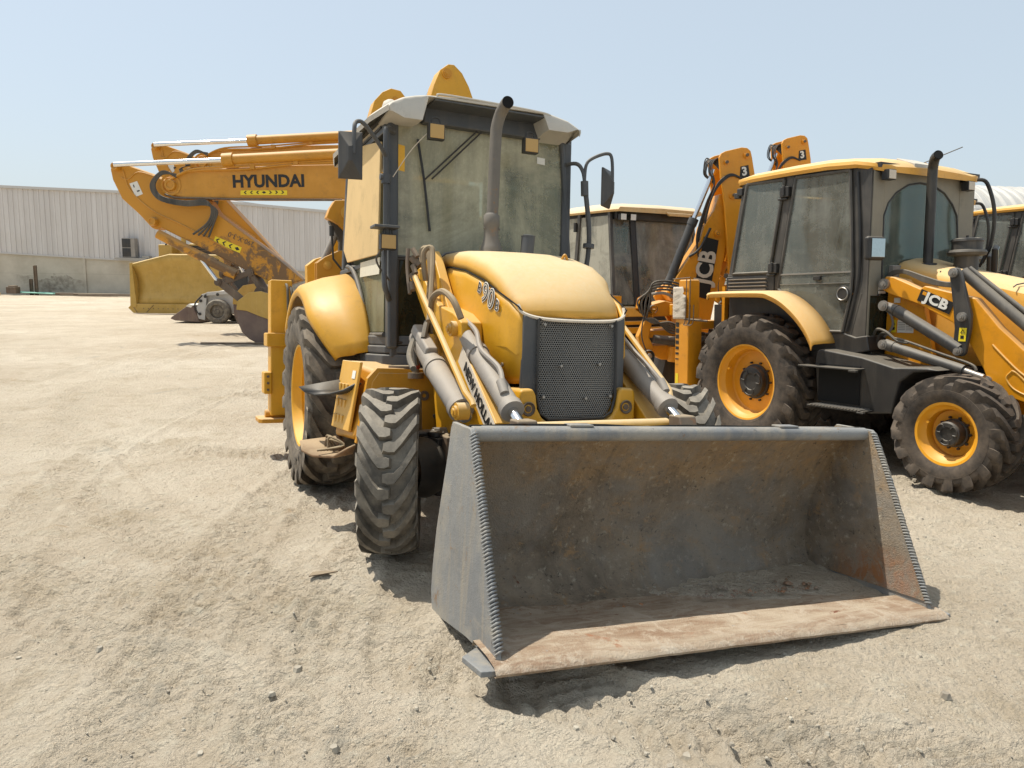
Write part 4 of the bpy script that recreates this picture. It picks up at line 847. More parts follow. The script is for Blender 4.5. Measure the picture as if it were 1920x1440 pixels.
    b=MB(); b.box(.95,1.14,-.4,.4,1.12,1.70); b.prism([(-.62,1.6),(.62,1.6),(.45,1.84),(.2,1.93),(-.1,1.95),(-.4,1.86)],1.02,1.16,'x'); b.build('console','cabint',J,bev=.05)
    # roof
    b=MB(); rows=[]
    for x,zt,zb,h in ((-.47,2.83,2.80,.74),(-.42,2.865,2.80,.80),(-.20,2.90,2.805,.84),(.35,2.905,2.80,.85),(.75,2.895,2.79,.85),(1.05,2.85,2.765,.84),(1.18,2.81,2.735,.80),(1.25,2.77,2.715,.74),(1.28,2.74,2.71,.66)):
        rows.append([(x,-h+.02,zb-.03),(x,-h,zb),(x,-h+.01,zb+.03),(x,-h+.08,zb+.65*(zt-zb)),(x,-h*.55,zt),(x,0,zt+.01),(x,h*.55,zt),(x,h-.08,zb+.65*(zt-zb)),(x,h-.01,zb+.03),(x,h,zb),(x,h-.02,zb-.03)])
    b.grid(rows); n=len(rows[0]); b.add(rows[0],[tuple(range(n))]); b.add(rows[-1],[tuple(range(n-1,-1,-1))]); 
    b.build('roof','jcb_top',J,sm=40)
    b=MB(); b.box(-.40,1.25,-.76,.76,2.72,2.765); b.build('headliner','dark',J)
    b=MB(); b.hexa([(1.08,-.30,2.825),(1.27,-.30,2.745),(1.27,.0,2.745),(1.08,.0,2.825),(1.08,-.30,2.862),(1.27,-.30,2.785),(1.27,.0,2.785),(1.08,.0,2.862)]); b.build('roof_hatch','cream',J,bev=.006)
    def wl(p,mt='offwhite'):
        x,y,z=p; b=MB(); b.box(x-.07,x,y-.055,y+.055,z-.045,z+.045); b.tube([(x-.05,y-.03,z+.04),(x-.09,y-.05,z+.09)],.01); o=b.build('work_light','dark',J,bev=.012); b=MB(); b.box(x,x+.005,y-.048,y+.048,z-.038,z+.038); b.build('lens',mt,o,bev=.003)
    wl((1.30,-.66,2.655)); wl((1.30,.55,2.635))
    b=MB(); b.box(-.44,-.36,-.80,-.70,2.66,2.74); b.box(-.5,-.42,-.78,-.70,2.64,2.70); b.build('rear_work_light','dark',J,bev=.01)
    b=MB(); b.tube([(1.3,.64,2.70),(1.36,.70,2.66),(1.42,.74,2.40),(1.40,.76,2.1),(1.33,.74,1.9)],.018,n=8); b.build('mirror_arm','dark',J)
    b=MB(); b.tube([(1.2,-.76,1.98),(1.28,-.80,2.0),(1.34,-.86,2.0)],.018,smooth=False,n=8); b.cyl((1.3,-.82,1.97),(1.3,-.82,2.04),.02); b.build('mirror_arm','dark',J)
    m=Matrix.Translation((1.35,-.90,1.995))@Matrix.Rotation(R(-8),4,'Z')
    b=MB(); b.box(-.06,.0,-.10,.105,-.105,.105); o=b.build('mirror','dark',J,bev=.025,mat=m); b=MB(); b.box(.001,.006,-.062,.09,-.078,.085); b.build('mirror_glass','mirror',o,bev=.003)
    m=Matrix.Translation((1.45,.80,1.93))@Matrix.Rotation(R(25),4,'Z')@Matrix.Rotation(R(15),4,'X')
    b=MB(); b.box(-.05,.0,-.09,.09,-.13,.13); o=b.build('mirror','dark',J,bev=.02,mat=m); b=MB(); b.box(.001,.006,-.07,.07,-.11,.11); b.build('mirror_glass','mirror',o,bev=.003)
    b=MB(); b.tube([(1.0,.2,2.86),(1.25,.45,3.0)],.005,n=5); b.build('antenna','dark',J)
    # hood
    b=MB(); rows=[]
    for x,t,s_,h in ((1.17,1.905,1.70,.40),(1.24,1.93,1.72,.41),(1.45,1.86,1.70,.41),(1.7,1.80,1.66,.405),(2.0,1.73,1.60,.40),(2.4,1.62,1.50,.385),(2.75,1.48,1.38,.365),(2.92,1.36,1.28,.34),(2.95,1.28,1.22,.33)):
        d=t-s_; P=[(-h,.98),(-h,1.2),(-h,s_),(-h*.97,s_+.5*d),(-h*.84,s_+.82*d),(-h*.4,t-.006),(0,t)]; P=P+[(-a,z) for a,z in P[-2::-1]]; rows.append([(x,a,z) for a,z in P])
    b.grid(rows); n=len(rows[0]); b.add(rows[0],[tuple(range(n))]); b.build('hood','jcb_top',J,sm=40,solid=.01)
    for x in (1.60,2.25):
        b=MB(); b.tube([(x,-.405,1.64),(x,-.36,1.79-.2*(x-1.6)),(x,0,1.845-.22*(x-1.6)),(x,.36,1.79-.2*(x-1.6))],.006,smooth=False,n=5); b.build('hood_seam','dark',J)
    b=MB(); b.box(2.93,2.97,-.30,.30,.95,1.24); b.build('grille','dark',J,bev=.01)
    b=MB(); b.box(2.3,3.02,-.36,.36,.50,.92); b.build('counterweight','jcb',J,bev=.03)
    b=MB(); b.tube([(1.37,-.19,1.84),(1.37,-.19,2.3),(1.37,-.19,2.66),(1.38,-.20,2.75),(1.42,-.24,2.81),(1.47,-.27,2.83)],.043,n=20,caps=False); b.build('exhaust_pipe','blkpipe',J,sm=60)
    b=MB(); b.cyl((1.468,-.269,2.829),(1.4715,-.2712,2.8305),.040); b.build('exhaust_mouth','gap_black',J)  # disc coloured black to stand for the unlit pipe bore
    b=MB(); b.lathe([(1.855,.001),(1.875,.075),(1.85,.08)],(1.37,-.19,0),'z',24); b.build('exhaust_collar','dark',J)
    b=MB(); b.lathe([(1.80,.10),(1.93,.10),(1.94,.155),(1.965,.165),(1.985,.155),(1.99,.125),(2.06,.125),(2.065,.135),(2.085,.13),(2.095,.09),(2.10,.001)],(1.60,.02,0),'z',32); b.cyl((1.6,.02,2.09),(1.6,.02,2.12),.012); b.build('air_cleaner','jcbgrey',J,sm=40)
    b=MB(); b.box(1.17,1.24,-.50,-.38,1.66,1.86); b.build('filler_neck','cyl',J,bev=.01)
    # loader tower + arms
    for s in(-1,1):
        b=MB(); b.prism([(1.22,.95),(1.23,1.68),(1.30,1.75),(1.42,1.72),(1.58,1.52),(1.66,1.20),(1.72,.92)],s*.55,s*.49); b.build('loader_tower','jcb',J,bev=.008)
        b=MB(); arm=[(1.245,1.70),(1.29,1.755),(1.36,1.745),(1.62,1.635),(1.66,1.66),(1.90,1.60),(2.10,1.55),(2.30,1.32),(2.55,1.10),(2.85,.86),(3.25,.45),(3.28,.30),(3.15,.25),(2.95,.40),(2.60,.72),(2.44,.76),(2.27,.80),(2.20,.97),(2.06,1.20),(1.92,1.35),(1.62,1.50),(1.33,1.595),(1.26,1.63)]
        b.prism(arm,s*.67,s*.57); b.build('loader_arm','jcb',J,bev=.010)
        b=MB(); b.tube([(2.26,s*.674,1.18),(2.34,s*.674,1.10),(2.46,s*.674,.99),(2.56,s*.674,.92)],.008,n=6); b.tube([(2.42,s*.672,.98),(2.38,s*.672,.92),(2.44,s*.672,.84),(2.55,s*.672,.80),(2.54,s*.672,.88),(2.46,s*.672,.96),(2.42,s*.672,.98)],.007,n=6); b.build('arm_rib','jcb_top',J)
        b=MB(); pin(b,(1.285,s*.67,1.685),(0,s,0),.036,.03); pin(b,(2.235,s*.67,.885),(0,s,0),.03,.02); b.build('pivot_pin','steel',J)
        b=MB(); b.prism([(1.915,1.755),(1.94,1.80),(1.985,1.80),(2.01,1.765),(2.115,1.42),(2.115,1.30),(2.085,1.10),(2.06,1.075),(2.00,1.075),(1.975,1.11),(1.985,1.30),(1.96,1.50)],s*.745,s*.705); b.build('leveling_link','cylblk',J,bev=.008)
        b=MB(); pin(b,(1.955,s*.745,1.76),(0,s,0),.028,.02); pin(b,(2.05,s*.745,1.40),(0,s,0),.028,.025); pin(b,(2.03,s*.745,1.12),(0,s,0),.028,.025); pin(b,(1.345,s*.76,1.49),(0,s,0),.034,.02); pin(b,(1.385,s*.80,1.145),(0,s,0),.032,.02); b.build('pivot_pin','steel',J)
        b=MB(); b.cyl((1.345,s*.73,1.49),(1.45,s*.73,1.445),.035,.055,n=16); b.cyl((1.45,s*.73,1.445),(2.03,s*.73,1.13),.052,n=18); b.build('loader_cylinder','cylblk',J,sm=50)
        b=MB(); b.cyl((1.385,s*.77,1.145),(2.10,s*.77,.965),.045,n=18); b.cyl((1.385,s*.77,1.145),(1.47,s*.77,1.124),.05,n=14); cy=b.build('lift_cylinder','cylblk',J,sm=50); b=MB(); b.cyl((2.1,s*.77,.965),(2.26,s*.77,.92),.026); b.build('cylinder_rod','steel',cy)
        b=MB(); b.tube([(1.45,s*.77,1.20),(1.55,s*.77,1.19),(1.9,s*.77,1.09),(2.15,s*.77,1.02),(2.2,s*.77,.97)],.012,n=6); b.tube([(1.18,s*.68,1.15),(1.25,s*.72,1.27),(1.38,s*.77,1.26),(1.5,s*.77,1.18),(1.6,s*.77,1.17)],.013,n=6); b.tube([(1.20,s*.66,1.10),(1.28,s*.70,1.23),(1.40,s*.75,1.23),(1.5,s*.75,1.17)],.011,n=6); b.build('hose','hose',J)
        b=MB(); b.cyl((1.96,s*.62,1.77),(2.62,s*.62,1.22),.045,n=16); b.cyl((2.0,s*.60,1.80),(2.7,s*.60,1.25),.02,n=8); b.cyl((2.0,s*.56,1.78),(2.7,s*.56,1.20),.018,n=8); b.cyl((2.6,s*.62,1.24),(3.1,s*.62,.80),.028,n=12); b.build('shovel_cylinder','jcbgrey',J,sm=50)
    b=MB()
    for k in range(4): b.tube([(1.22,-.56,1.62),(1.25,-.57,1.74+.012*k),(1.40,-.59,1.785+.006*k),(1.62,-.61,1.70+.012*k),(1.80,-.62,1.66+.008*k),(1.95,-.62,1.65+.01*k)],.012,n=6)
    for k in range(3): b.tube([(1.16,-.66-.02*k,1.10),(1.14,-.66,1.3),(1.18,-.66-.01*k,1.5),(1.2,-.62,1.66)],.013,n=6)
    b.build('hose','hose',J)
    b=MB(); b.tube([(1.23,-.57,1.2),(1.31,-.575,1.30),(1.29,-.575,1.40),(1.22,-.57,1.46)],.010); b.build('steel_pipe','cyl',J)
    # plates / stickers on tower
    b=MB(); b.box(1.345,1.50,-.556,-.551,1.245,1.36); b.box(1.30,1.36,-.556,-.551,1.515,1.56); b.build('data_plate','white',J)
    b=MB(); b.box(1.285,1.33,-.556,-.551,1.245,1.36); b.prism([(2.025,1.20),(2.085,1.20),(2.09,1.31),(2.03,1.31)],-.749,-.746); b.build('warning_sticker','yel',J)
    for cx_,cz_,y in ((1.3075,1.33,-.558),(2.058,1.283,-.751)):
        b=MB(); b.tube([(cx_-.016,y,cz_-.014),(cx_+.016,y,cz_-.014),(cx_,y,cz_+.014),(cx_-.016,y,cz_-.014)],.0025,n=4,smooth=False); b.box(cx_-.016,cx_+.012,y,y+.003,cz_-.062,cz_-.035); b.build('warning_symbol','black',J)
    for k in range(5):
        b=MB(); b.box(1.355,1.42,-.558,-.5565,1.27+.016*k,1.275+.016*k); b.box(1.43,1.49,-.558,-.5565,1.27+.016*k,1.275+.016*k)
        if k==0: bb=b
        else: bb.add(b.v,b.f)
    bb.build('plate_text','steel',J)
    if decal:
        u=Vector((1.903-1.621,0,1.511-1.627)).normalized(); v=Vector((-u.z,0,u.x)); c=Vector((1.765,-.676,1.525)); b=MB()
        q=[c-u*.158-v*.052,c+u*.158-v*.052,c+u*.158+v*.052,c-u*.158+v*.052]; b.add([tuple(p) for p in q]+[(p.x,-.671,p.z) for p in q],[(0,1,2,3),(0,4,5,1),(1,5,6,2),(2,6,7,3),(3,7,4,0)]); b.build('decal','black',J)
        letters('JCB',.112,'white',J,frame(c+Vector((.012,-.004,0)),u,v),bold=.0045,sx=1.22,spacing=1.05)
        p=c-u*.115+v*.028; b=MB(); q=[p-u*.018-v*.014,p+u*.018-v*.014,p+u*.018+v*.014,p-u*.018+v*.014]; b.add([(a.x,-.680,a.z) for a in q]+[(a.x,-.6765,a.z) for a in q],[(0,1,2,3),(0,4,5,1),(1,5,6,2),(2,6,7,3),(3,7,4,0)]); b.build('logo_corner','jcb',J)
    # tank and steps
    b=MB(); b.prism([(.80,.96),(.815,1.07),(.87,1.085),(1.30,1.035),(1.62,.965),(1.92,.985),(2.02,.96),(1.80,.93),(1.68,.84),(1.62,.56),(1.40,.535),(.90,.57),(.84,.60)],-.98,-.45); b.build('fuel_tank','dark',J,bev=.03)
    b=MB(); b.box(.86,1.30,-.99,-.97,.60,.95); b.build('step_recess_shade','gap_black',J)  # black slab on the tank face, painted shade of a step opening
    b=MB(); b.box(.72,1.34,-1.12,-.96,.92,.935); b.box(.84,1.44,-1.12,-.96,.555,.57); b.box(1.28,1.36,-1.13,-1.09,.905,.925); b.box(1.38,1.45,-1.13,-1.09,.545,.56); b.build('step','dark',J,bev=.005)
    b=MB(); 
    for k in range(16): b.box(.88+.034*k,.90+.034*k,-1.125,-.97,.571,.580)
    b.build('step_grip','steel',J)
    b=MB(); b.box(.75,1.9,.45,.98,.55,1.0); b.build('battery_box','dark',J,bev=.03)
    # simple front shovel (outside or at the edge of the photograph)
    if full:
        P=smooth2([(3.85,.05),(3.4,.03),(3.1,.08),(3.0,.25),(3.05,.55),(3.2,.85)],4)
        b=MB(); b.grid([[(x,y,z) for x,z in P] for y in (-1.12,-.5,0,.5,1.12)]); bk=b.build('bucket','b_out',J,solid=.02,sm=60)
        b=MB(); 
        for s in(-1,1): b.prism(P,s*1.12,s*1.14)
        b.build('side_plate','b_out',bk)
        b=MB(); b.box(3.0,3.25,-.66,-.58,.3,.6); b.box(3.0,3.25,.58,.66,.3,.6); b.build('hinge','b_out',bk)
    # rear frame + stabilisers
    for s in(-1,1):
        lo,hi=(-1.13,-.93) if s<0 else (.93,1.13)
        b=MB(); b.box(-1.01,-.79,lo,hi,.42,1.35); b.build('stabiliser_leg','jcb',J,bev=.012)
        b=MB(); b.box(-.98,-.82,lo+.02,hi-.02,.15,.45); b.box(-1.05,-.75,lo-.04,hi+.04,.32,.36); b.build('stabiliser_foot_leg','dark',J,bev=.01)
        b=MB(); b.box(-.99,-.81,lo+.02,hi-.02,1.34,1.78); b.build('stabiliser_tower','jcb',J,bev=.02)
        if s<0:
            b=MB(); 
            for k in range(8): b.box(-.995,-.945,lo-.004,lo-.001,1.30-.068*k-.05+.0035*k*k*.3,1.30-.068*k)
            b.build('height_marks','black',J)
            b=MB(); b.box(-.99,-.945,lo-.004,lo-.001,.60,.72); b.build('warning_sticker','yel',J)
            rows=[]
            for i in range(15):
                z=1.34+.36*i/14
                rows.append([(-1.05+.005*mnoise.noise(Vector((i*.9,0,3)))*2,lo-.002+.01*mnoise.noise(Vector((i,1,1))),z)]+[(-1.02+.05*j,lo-.015+.02*mnoise.noise(Vector((i*.7,j*.9,2))),z+.006*mnoise.noise(Vector((i,j,5)))) for j in range(4 if i<11 else 3)]+[(-1.02+.05*(4 if i<11 else 3.2)-.01*(i%3),lo-.012,z)])
            for r in rows:
                while len(r)<6: r.append(r[-1])
            b=MB(); b.grid(rows); b.build('plastic_wrap','wrap',J,sm=60,solid=.004)
            b=MB(); 
            for (xa,za) in ((-.81,1.75),(-.75,1.7)): b.tube([(xa,lo-.02,1.78),(xa,lo-.03,1.35),(xa-.03,lo-.03,1.28),(xa+.06,lo-.03,1.3),(xa+.06,lo-.02,1.5)],.006,n=5)
            b.tube([(-1.05,lo-.01,1.79),(-.75,lo-.02,1.80)],.006,n=5); b.tube([(-.83,lo-.03,1.34),(-.6,lo+.1,1.32)],.012,n=6); b.build('wire_bracket','exc_dk',J)
    b=MB(); b.box(-.98,-.86,-1.12,1.12,.50,.72); b.box(-.98,-.86,-1.12,1.12,1.22,1.32); b.box(-.97,-.7,-.5,.5,.55,1.25); b.build('rear_frame','jcb',J,bev=.012)
    b=MB(); b.box(-.80,-.5,-.74,.74,.95,1.5); b.build('rear_body','dark',J)
    b=MB(); b.box(-.62,-.58,-.8,-.5,1.3,1.7); b.build('rear_panel','jcb',J)
    # backhoe arm in its own plane (swung so its side faces the front right)
    A=J.matrix_world.inverted()@planemat(armP[0],armP[1],5,arm_lift-.0)
    def pr(name,poly,d0,d1,mt,bev=.01):
        b=MB(); b.prism(poly,d0,d1); return b.build(name,mt,J,bev=bev,mat=A)
    pr('boom',[(-.26,1.50),(-.20,1.60),(.14,2.14),(.18,2.32),(.30,2.52),(.36,2.72),(.52,2.70),(.52,2.42),(.46,1.94),(.38,1.49),(.30,1.0),(.0,1.05),(-.18,1.38)],.02,.30,'jcb')
    pr('boom_foot',[(-.34,1.44),(-.30,1.54),(-.22,1.60),(-.12,1.55),(.05,1.2),(.05,1.02),(-.05,1.0)],.31,.36,'jcb')
    if arm_style==0:
        dp=[(.305,3.15),(.33,3.20),(.38,3.225),(.58,3.275),(.65,3.27),(.695,3.235),(.715,3.17),(.77,2.93),(.80,2.67),(.64,1.95),(.58,1.7),(.50,1.75),(.42,2.45),(.38,2.70),(.335,2.92)]
        pr('dipper',dp,-.06,-.01,'jcb'); pr('dipper',[(x-.0,z) for x,z in dp],.33,.38,'jcb')
        pr('dipper_web',[(.60,3.2),(.68,3.2),(.74,2.9),(.76,2.6),(.62,1.9),(.56,1.9),(.66,2.6)],-.01,.33,'jcb')
        b=MB(); pin(b,(.64,-.06,3.18),(0,-1,0),.028,.02); pin(b,(.39,-.06,3.09),(0,-1,0),.022,.012); pin(b,(.50,-.06,2.70),(0,-1,0),.035,.02); pin(b,(.35,.02,2.24),(0,-1,0),.028,.035); pin(b,(-.2,.02,1.50),(0,-1,0),.03,.02); b.build('pivot_pin','jcb',J,mat=A)
        b=MB(); 
        for x,z in ((.64,3.18),(.39,3.09),(.50,2.70),(.35,2.24),(-.2,1.5)): yy=-.06 if z>2.5 else .02; b.cyl((x,yy-.03,z),(x,yy-.05,z),.02,n=12)
        b.build('pin_end','exc_dk',J,mat=A)
        b=MB(); b.prism([(.572,2.90),(.575,3.045),(.672,3.065),(.70,2.92)],-.066,-.062); b.build('decal','black',J,mat=A)
        letters('3',.14,'white',J,A@frame((.625,-.070,2.985),(1,0,.18),(-.18,0,1)),bold=.005)
    else:
        for (x0,z0,sc_,d0) in ((.06,2.9,1.0,0),(-.42,2.88,.8,.5),(-.62,2.88,.7,1.1)):
            pr('dipper',[(x0,z0),(x0+.03,z0+.52*1),(x0+.08*sc_,z0+.62),(x0+.14*sc_,z0+.66),(x0+.24*sc_,z0+.62),(x0+.42*sc_,z0+.48),(x0+.48*sc_,z0+.40),(x0+.46*sc_,z0)],d0-.05,d0,'jcb')
        b=MB(); pin(b,(.20,-.05,3.42),(0,-1,0),.03,.04); pin(b,(-.3,.45,3.36),(0,-1,0),.03,.04); b.build('pivot_pin','jcb',J,mat=A)
    # rams, hoses at the arm
    b=MB(); b.cyl((-.20,.10,1.66),(.06,.10,2.38),.055,n=18); b.cyl((-.22,.10,1.60),(-.17,.10,1.72),.062,n=14); b.cyl((.045,.10,2.34),(.075,.10,2.42),.062,n=14); cy=b.build('boom_cylinder','cylblk',J,mat=A,sm=50)
    b=MB(); b.cyl((.06,.10,2.38),(.30,.10,3.02),.030,n=14); b.build('cylinder_rod','chrome',cy)
    b=MB()
    for k in range(7):
        q=random.uniform(-.02,.02); b.tube([(.12+.012*k,.0+.03*k,1.95+.02*k),(.08+.02*k,-.02+.03*k,2.2+q),(.18+.014*k,-.02+.03*k,2.6),(.28+.012*k,.0+.035*k,2.84),(.235-.006*k+q,.02+.03*k,2.98+q),(.27-.008*k,.06+.02*k,3.10+.010*k+q*.5),(.36,.12+.02*k,3.16-.01*k),(.40,.15,3.02)],.0075+.002*(k%2),n=6)
    for k in range(3): b.tube([(.17,-.04,2.35+.03*k),(.22,-.06,2.62),(.30,-.08,2.80+.02*k),(.45,-.08,2.93+.01*k),(.60,-.07,2.90)],.010,n=6)
    b.tube([(.0,.0,1.95),(.12,-.04,2.05),(.24,-.05,2.3)],.016,n=8)
    b.build('hose','hosedk',J,mat=A)
    # swing frame, knuckle and hose nest, seen left of the leg
    b=MB(); b.prism([(-.62,1.30),(-.60,1.42),(-.53,1.46),(-.48,1.40),(-.52,1.2),(-.62,.95),(-.58,.78),(-.45,.70),(-.40,.80),(-.48,.95),(-.44,1.15),(-.40,1.30)],-.05,.10)
    b.prism([(-.50,1.34),(-.28,1.40),(-.05,1.34),(-.05,1.22),(-.45,1.2)],-.02,.3); b.prism([(-.46,1.02),(-.05,1.06),(-.05,.97),(-.48,.93)],.0,.3); b.prism([(-.44,.84),(-.02,.86),(-.02,.66),(-.30,.66),(-.42,.72)],-.02,.3)
    b.cyl((-.14,-.04,.64),(-.14,-.04,.84),.09,n=20); b.cyl((-.14,-.04,1.22),(-.14,-.04,1.36),.09,n=20); b.box(-.10,.10,-.02,.32,.62,1.42); b.build('swing_frame','jcb',J,bev=.012,mat=A)
    b=MB(); b.cyl((-.44,-.12,.93),(-.12,-.12,.90),.055,n=18); b.cyl((-.12,-.12,.90),(.05,-.12,.88),.038,n=14); b.lathe([(-.14,.07),(-.08,.075),(-.05,.05)],(-.49,0,.72),'y',20); b.lathe([(-.12,.05),(-.06,.055)],(-.45,0,1.30),'y',16); b.build('swing_cylinder','cylblk',J,mat=A,sm=50)
    b=MB(); b.lathe([(-.165,.001),(-.16,.03),(-.14,.035)],(-.49,0,.72),'y',14,flip=True); b.build('pin_end','steel',J,mat=A)
    b=MB()
    for k in range(4): b.tube([(-.60+.02*k,-.10,1.25-.03*k),(-.66+.05*k,-.14,1.40),(-.50,-.16-.01*k,1.52+.03*k),(-.30,-.14,1.54+.035*k),(-.10,-.1,1.50+.03*k),(.0,-.05,1.45)],.012,n=6)
    for k in range(5): b.tube([(-.58,-.10,1.20-.01*k),(-.45,-.15,1.13+.012*k),(-.25,-.15,1.14-.03*k),(-.08,-.1,1.06-.015*k)],.014,n=6)
    b.tube([(-.55,-.12,1.35),(-.60,-.14,1.0),(-.52,-.14,.75)],.008,n=6)
    b.build('hose','hose',J,mat=A)
    b=MB(); 
    for k in range(12): b.cyl((-.10+.02*random.random()-.05*(k%4),-.12,1.40+.016*k),(-.06-.05*(k%4),-.13,1.41+.016*k),.015,n=8)
    b.tube([(-.5,-.12,1.48),(-.35,-.16,1.50),(-.2,-.14,1.44)],.018,n=8); b.build('hydraulic_fitting','cyl',J,mat=A)
    if decal:
        q=[(.185,2.20),(.375,2.155),(.285,1.42),(.075,1.47)]; b=MB(); b.prism(q,.012,.016); b.build('decal','black',J,mat=A,bev=.0)
        letters('JCB',.30,'offwhite',J,A@frame((.225,.006,1.82),(.115,0,.68),(-.68,0,.115)),bold=.009,sx=.90,spacing=1.0)
    b=MB(); b.prism([(-.3,.35),(.3,.35),(.35,.7),(.1,.95),(-.2,.9)],.0,.5); b.build('digging_bucket','dark',J,mat=A,bev=.01)
    return J
PJ=(3.3577,8.4225,-.0743,.5103,.0007,.0403)
def off(dx,dy,dz=0,dt=0): return posemat(PJ[0]+dx,PJ[1]+dy,PJ[2]+dz,PJ[3]+dt,PJ[4],PJ[5])
j1=build_orange(off(0,0),'orange yellow backhoe loader with big treaded front tyre, black exhaust stack and arched windscreen',(2.179,9.709),-.0)
j3=build_orange(off(1.35,2.3),'orange backhoe loader behind the nearest orange cab, raised digging arm showing above that roof',(3.70,12.0),.56,decal=False)
j4=build_orange(off(4.55,3.5),'orange roofed backhoe loader cut off by the right edge of the photo',(6.35,12.7),.0,arm_style=1,decal=False)
# second cab, seen from behind between the front machine and the orange boom
J2M=posemat(1.90,13.5,-.13,R(29)+math.pi)
J2=empty('wheeled_loader',J2M,label='orange loader seen from behind with wide brown dusty rear window and two square lamps',cat='loader')
def j2():
    b=MB(); b.box(-.95,2.0,-.5,.5,.5,1.0); b.box(-1.0,.6,-.85,.85,.95,1.22); b.build('chassis','dark',J2,bev=.02)
    b=MB(); b.prism([(-1.02,1.18),(-1.02,1.34),(-.95,1.36),(.5,1.36),(.7,1.2)],-.95,.95); b.build('body_band','jcb_top',J2,bev=.03)
    b=MB(); b.box(-1.06,-1.0,-.95,.95,.92,1.02); b.box(-1.05,-1.0,-.95,.95,1.06,1.12); b.build('rear_beam','jcb',J2,bev=.01)
    b=MB(); b.box(-1.02,-.9,.78,1.0,1.32,1.52); b.build('lamp_housing','jcb',J2,bev=.005)
    for s in(-1,1):
        b=MB()
        def post2(p,q,a=.035): post(b,p,q,a,a)
        post2((-.98,s*.90,1.34),(-.72,s*.84,2.86),.03); post2((.15,s*.90,1.34),(.1,s*.84,2.88),.04); post2((1.1,s*.88,1.34),(.9,s*.82,2.84),.03)
        b.build('cab_pillar','jcbgrey',J2,bev=.01)
        b=MB(); b.hexa([(-.93,s*.90,1.38),(.10,s*.90,1.38),(.07,s*.85,2.78),(-.68,s*.85,2.78),(-.93,s*.893,1.38),(.10,s*.893,1.38),(.07,s*.843,2.78),(-.68,s*.843,2.78)]); b.hexa([(.2,s*.90,1.38),(1.05,s*.89,1.38),(.87,s*.83,2.78),(.14,s*.85,2.78),(.2,s*.893,1.38),(1.05,s*.883,1.38),(.87,s*.823,2.78),(.14,s*.843,2.78)]); b.build('side_glass',M['glass_side2'],J2)
        b=MB(); b.cyl((.14,s*.92,2.55),(.14,s*.92,2.7),.03); b.cyl((-.6,s*.90,1.55),(-.7,s*.93,1.55),.02); b.build('door_hinge','dark',J2)
    b=MB(); b.hexa([(-.99,-.87,1.38),(-.985,-.87,1.38),(-.985,.42,1.38),(-.99,.42,1.38),(-.75,-.81,2.72),(-.745,-.81,2.72),(-.745,.40,2.72),(-.75,.40,2.72)]); b.hexa([(-.99,.50,1.38),(-.985,.50,1.38),(-.985,.87,1.38),(-.99,.87,1.38),(-.75,.46,2.72),(-.745,.46,2.72),(-.745,.81,2.72),(-.75,.81,2.72)]); b.build('rear_window','glass_back',J2)
    b=MB(); post(b,(-.99,.46,1.36),(-.75,.43,2.75),.02,.045); b.tube([(-1.0,.40,1.385),(-1.0,-.88,1.385)],.014,smooth=False); b.tube([(-1.0,.40,1.385),(-.76,.37,2.72),(-.76,-.80,2.72)],.012,smooth=False); b.build('window_frame','dark',J2)
    b=MB(); b.box(-.84,.9,-.80,.80,2.72,2.86); b.build('roof_frame','dark',J2,bev=.02)
    rows=[]
    for x,z,h in ((-.97,2.90,.86),(-.9,2.955,.90),(-.4,2.98,.92),(.5,2.98,.92),(1.0,2.93,.88),(1.08,2.88,.8)):
        rows.append([(x,-h+.03,2.83),(x,-h,2.86),(x,-h+.03,2.90),(x,-h*.8,z),(x,0,z+.01),(x,h*.8,z),(x,h-.03,2.90),(x,h,2.86),(x,h-.03,2.83)])
    b=MB(); b.grid(rows); b.add(rows[0],[tuple(range(9))]); b.add(rows[-1],[tuple(range(8,-1,-1))]); b.build('roof','roofy',J2,sm=40)
    b=MB(); b.prism([(-.62,2.85),(-.58,2.80),(-.15,2.80),(-.08,2.85)],-1.0,-.95,'x'); b.build('roof_lip','roofy',J2,bev=.01)
    for y in (.74,.55):
        b=MB(); b.box(-.95,-.87,y-.055,y+.055,2.70,2.80); o=b.build('work_light','dark',J2,bev=.01); b=MB(); b.box(-.956,-.951,y-.05,y+.05,2.705,2.795); b.build('lens','white',o)
    b=MB(); b.box(-.3,.3,-.25,.25,1.3,1.6); b.box(.2,.35,-.25,.25,1.6,2.2); b.build('seat','seat',J2,bev=.05)
    b=MB(); b.box(.7,.9,-.8,.8,1.36,1.9); b.build('console','cabint',J2,bev=.04)
    b=MB(); b.hexa([(1.08,-.8,1.5),(1.085,-.8,1.5),(1.085,.8,1.5),(1.08,.8,1.5),(.92,-.78,2.72),(.925,-.78,2.72),(.925,.78,2.72),(.92,.78,2.72)]); b.build('windscreen','glass_jf',J2)
    b=MB(); b.tube([(1.0,-.9,2.7),(1.1,-1.1,2.68),(1.12,-1.12,2.4),(1.1,-1.02,1.9)],.02,n=8); b.tube([(1.0,.9,2.7),(1.1,1.1,2.68),(1.12,1.14,2.4),(1.1,1.02,1.9)],.02,n=8); b.build('mirror_arm','dark',J2)
    wheel(J2,(-.4,-.95,.70),.715,.45,.385,20,.050,'tyre_jcb','rim_jcb',-1,'jr'); wheel(J2,(-.4,.95,.70),.715,.45,.385,20,.050,'tyre_jcb','rim_jcb',1,'jr')
    wheel(J2,(1.7,-.95,.475),.475,.34,.245,16,.042,'tyre_jcb','rim_jcb',-1,'jf'); wheel(J2,(1.7,.95,.475),.475,.34,.245,16,.042,'tyre_jcb','rim_jcb',1,'jf')
    b=MB(); b.prism([(1.0,1.0),(1.0,1.8),(1.6,1.7),(2.2,1.5),(2.4,1.2),(2.4,.8)],-.4,.4); b.build('hood','jcb_top',J2,bev=.04)
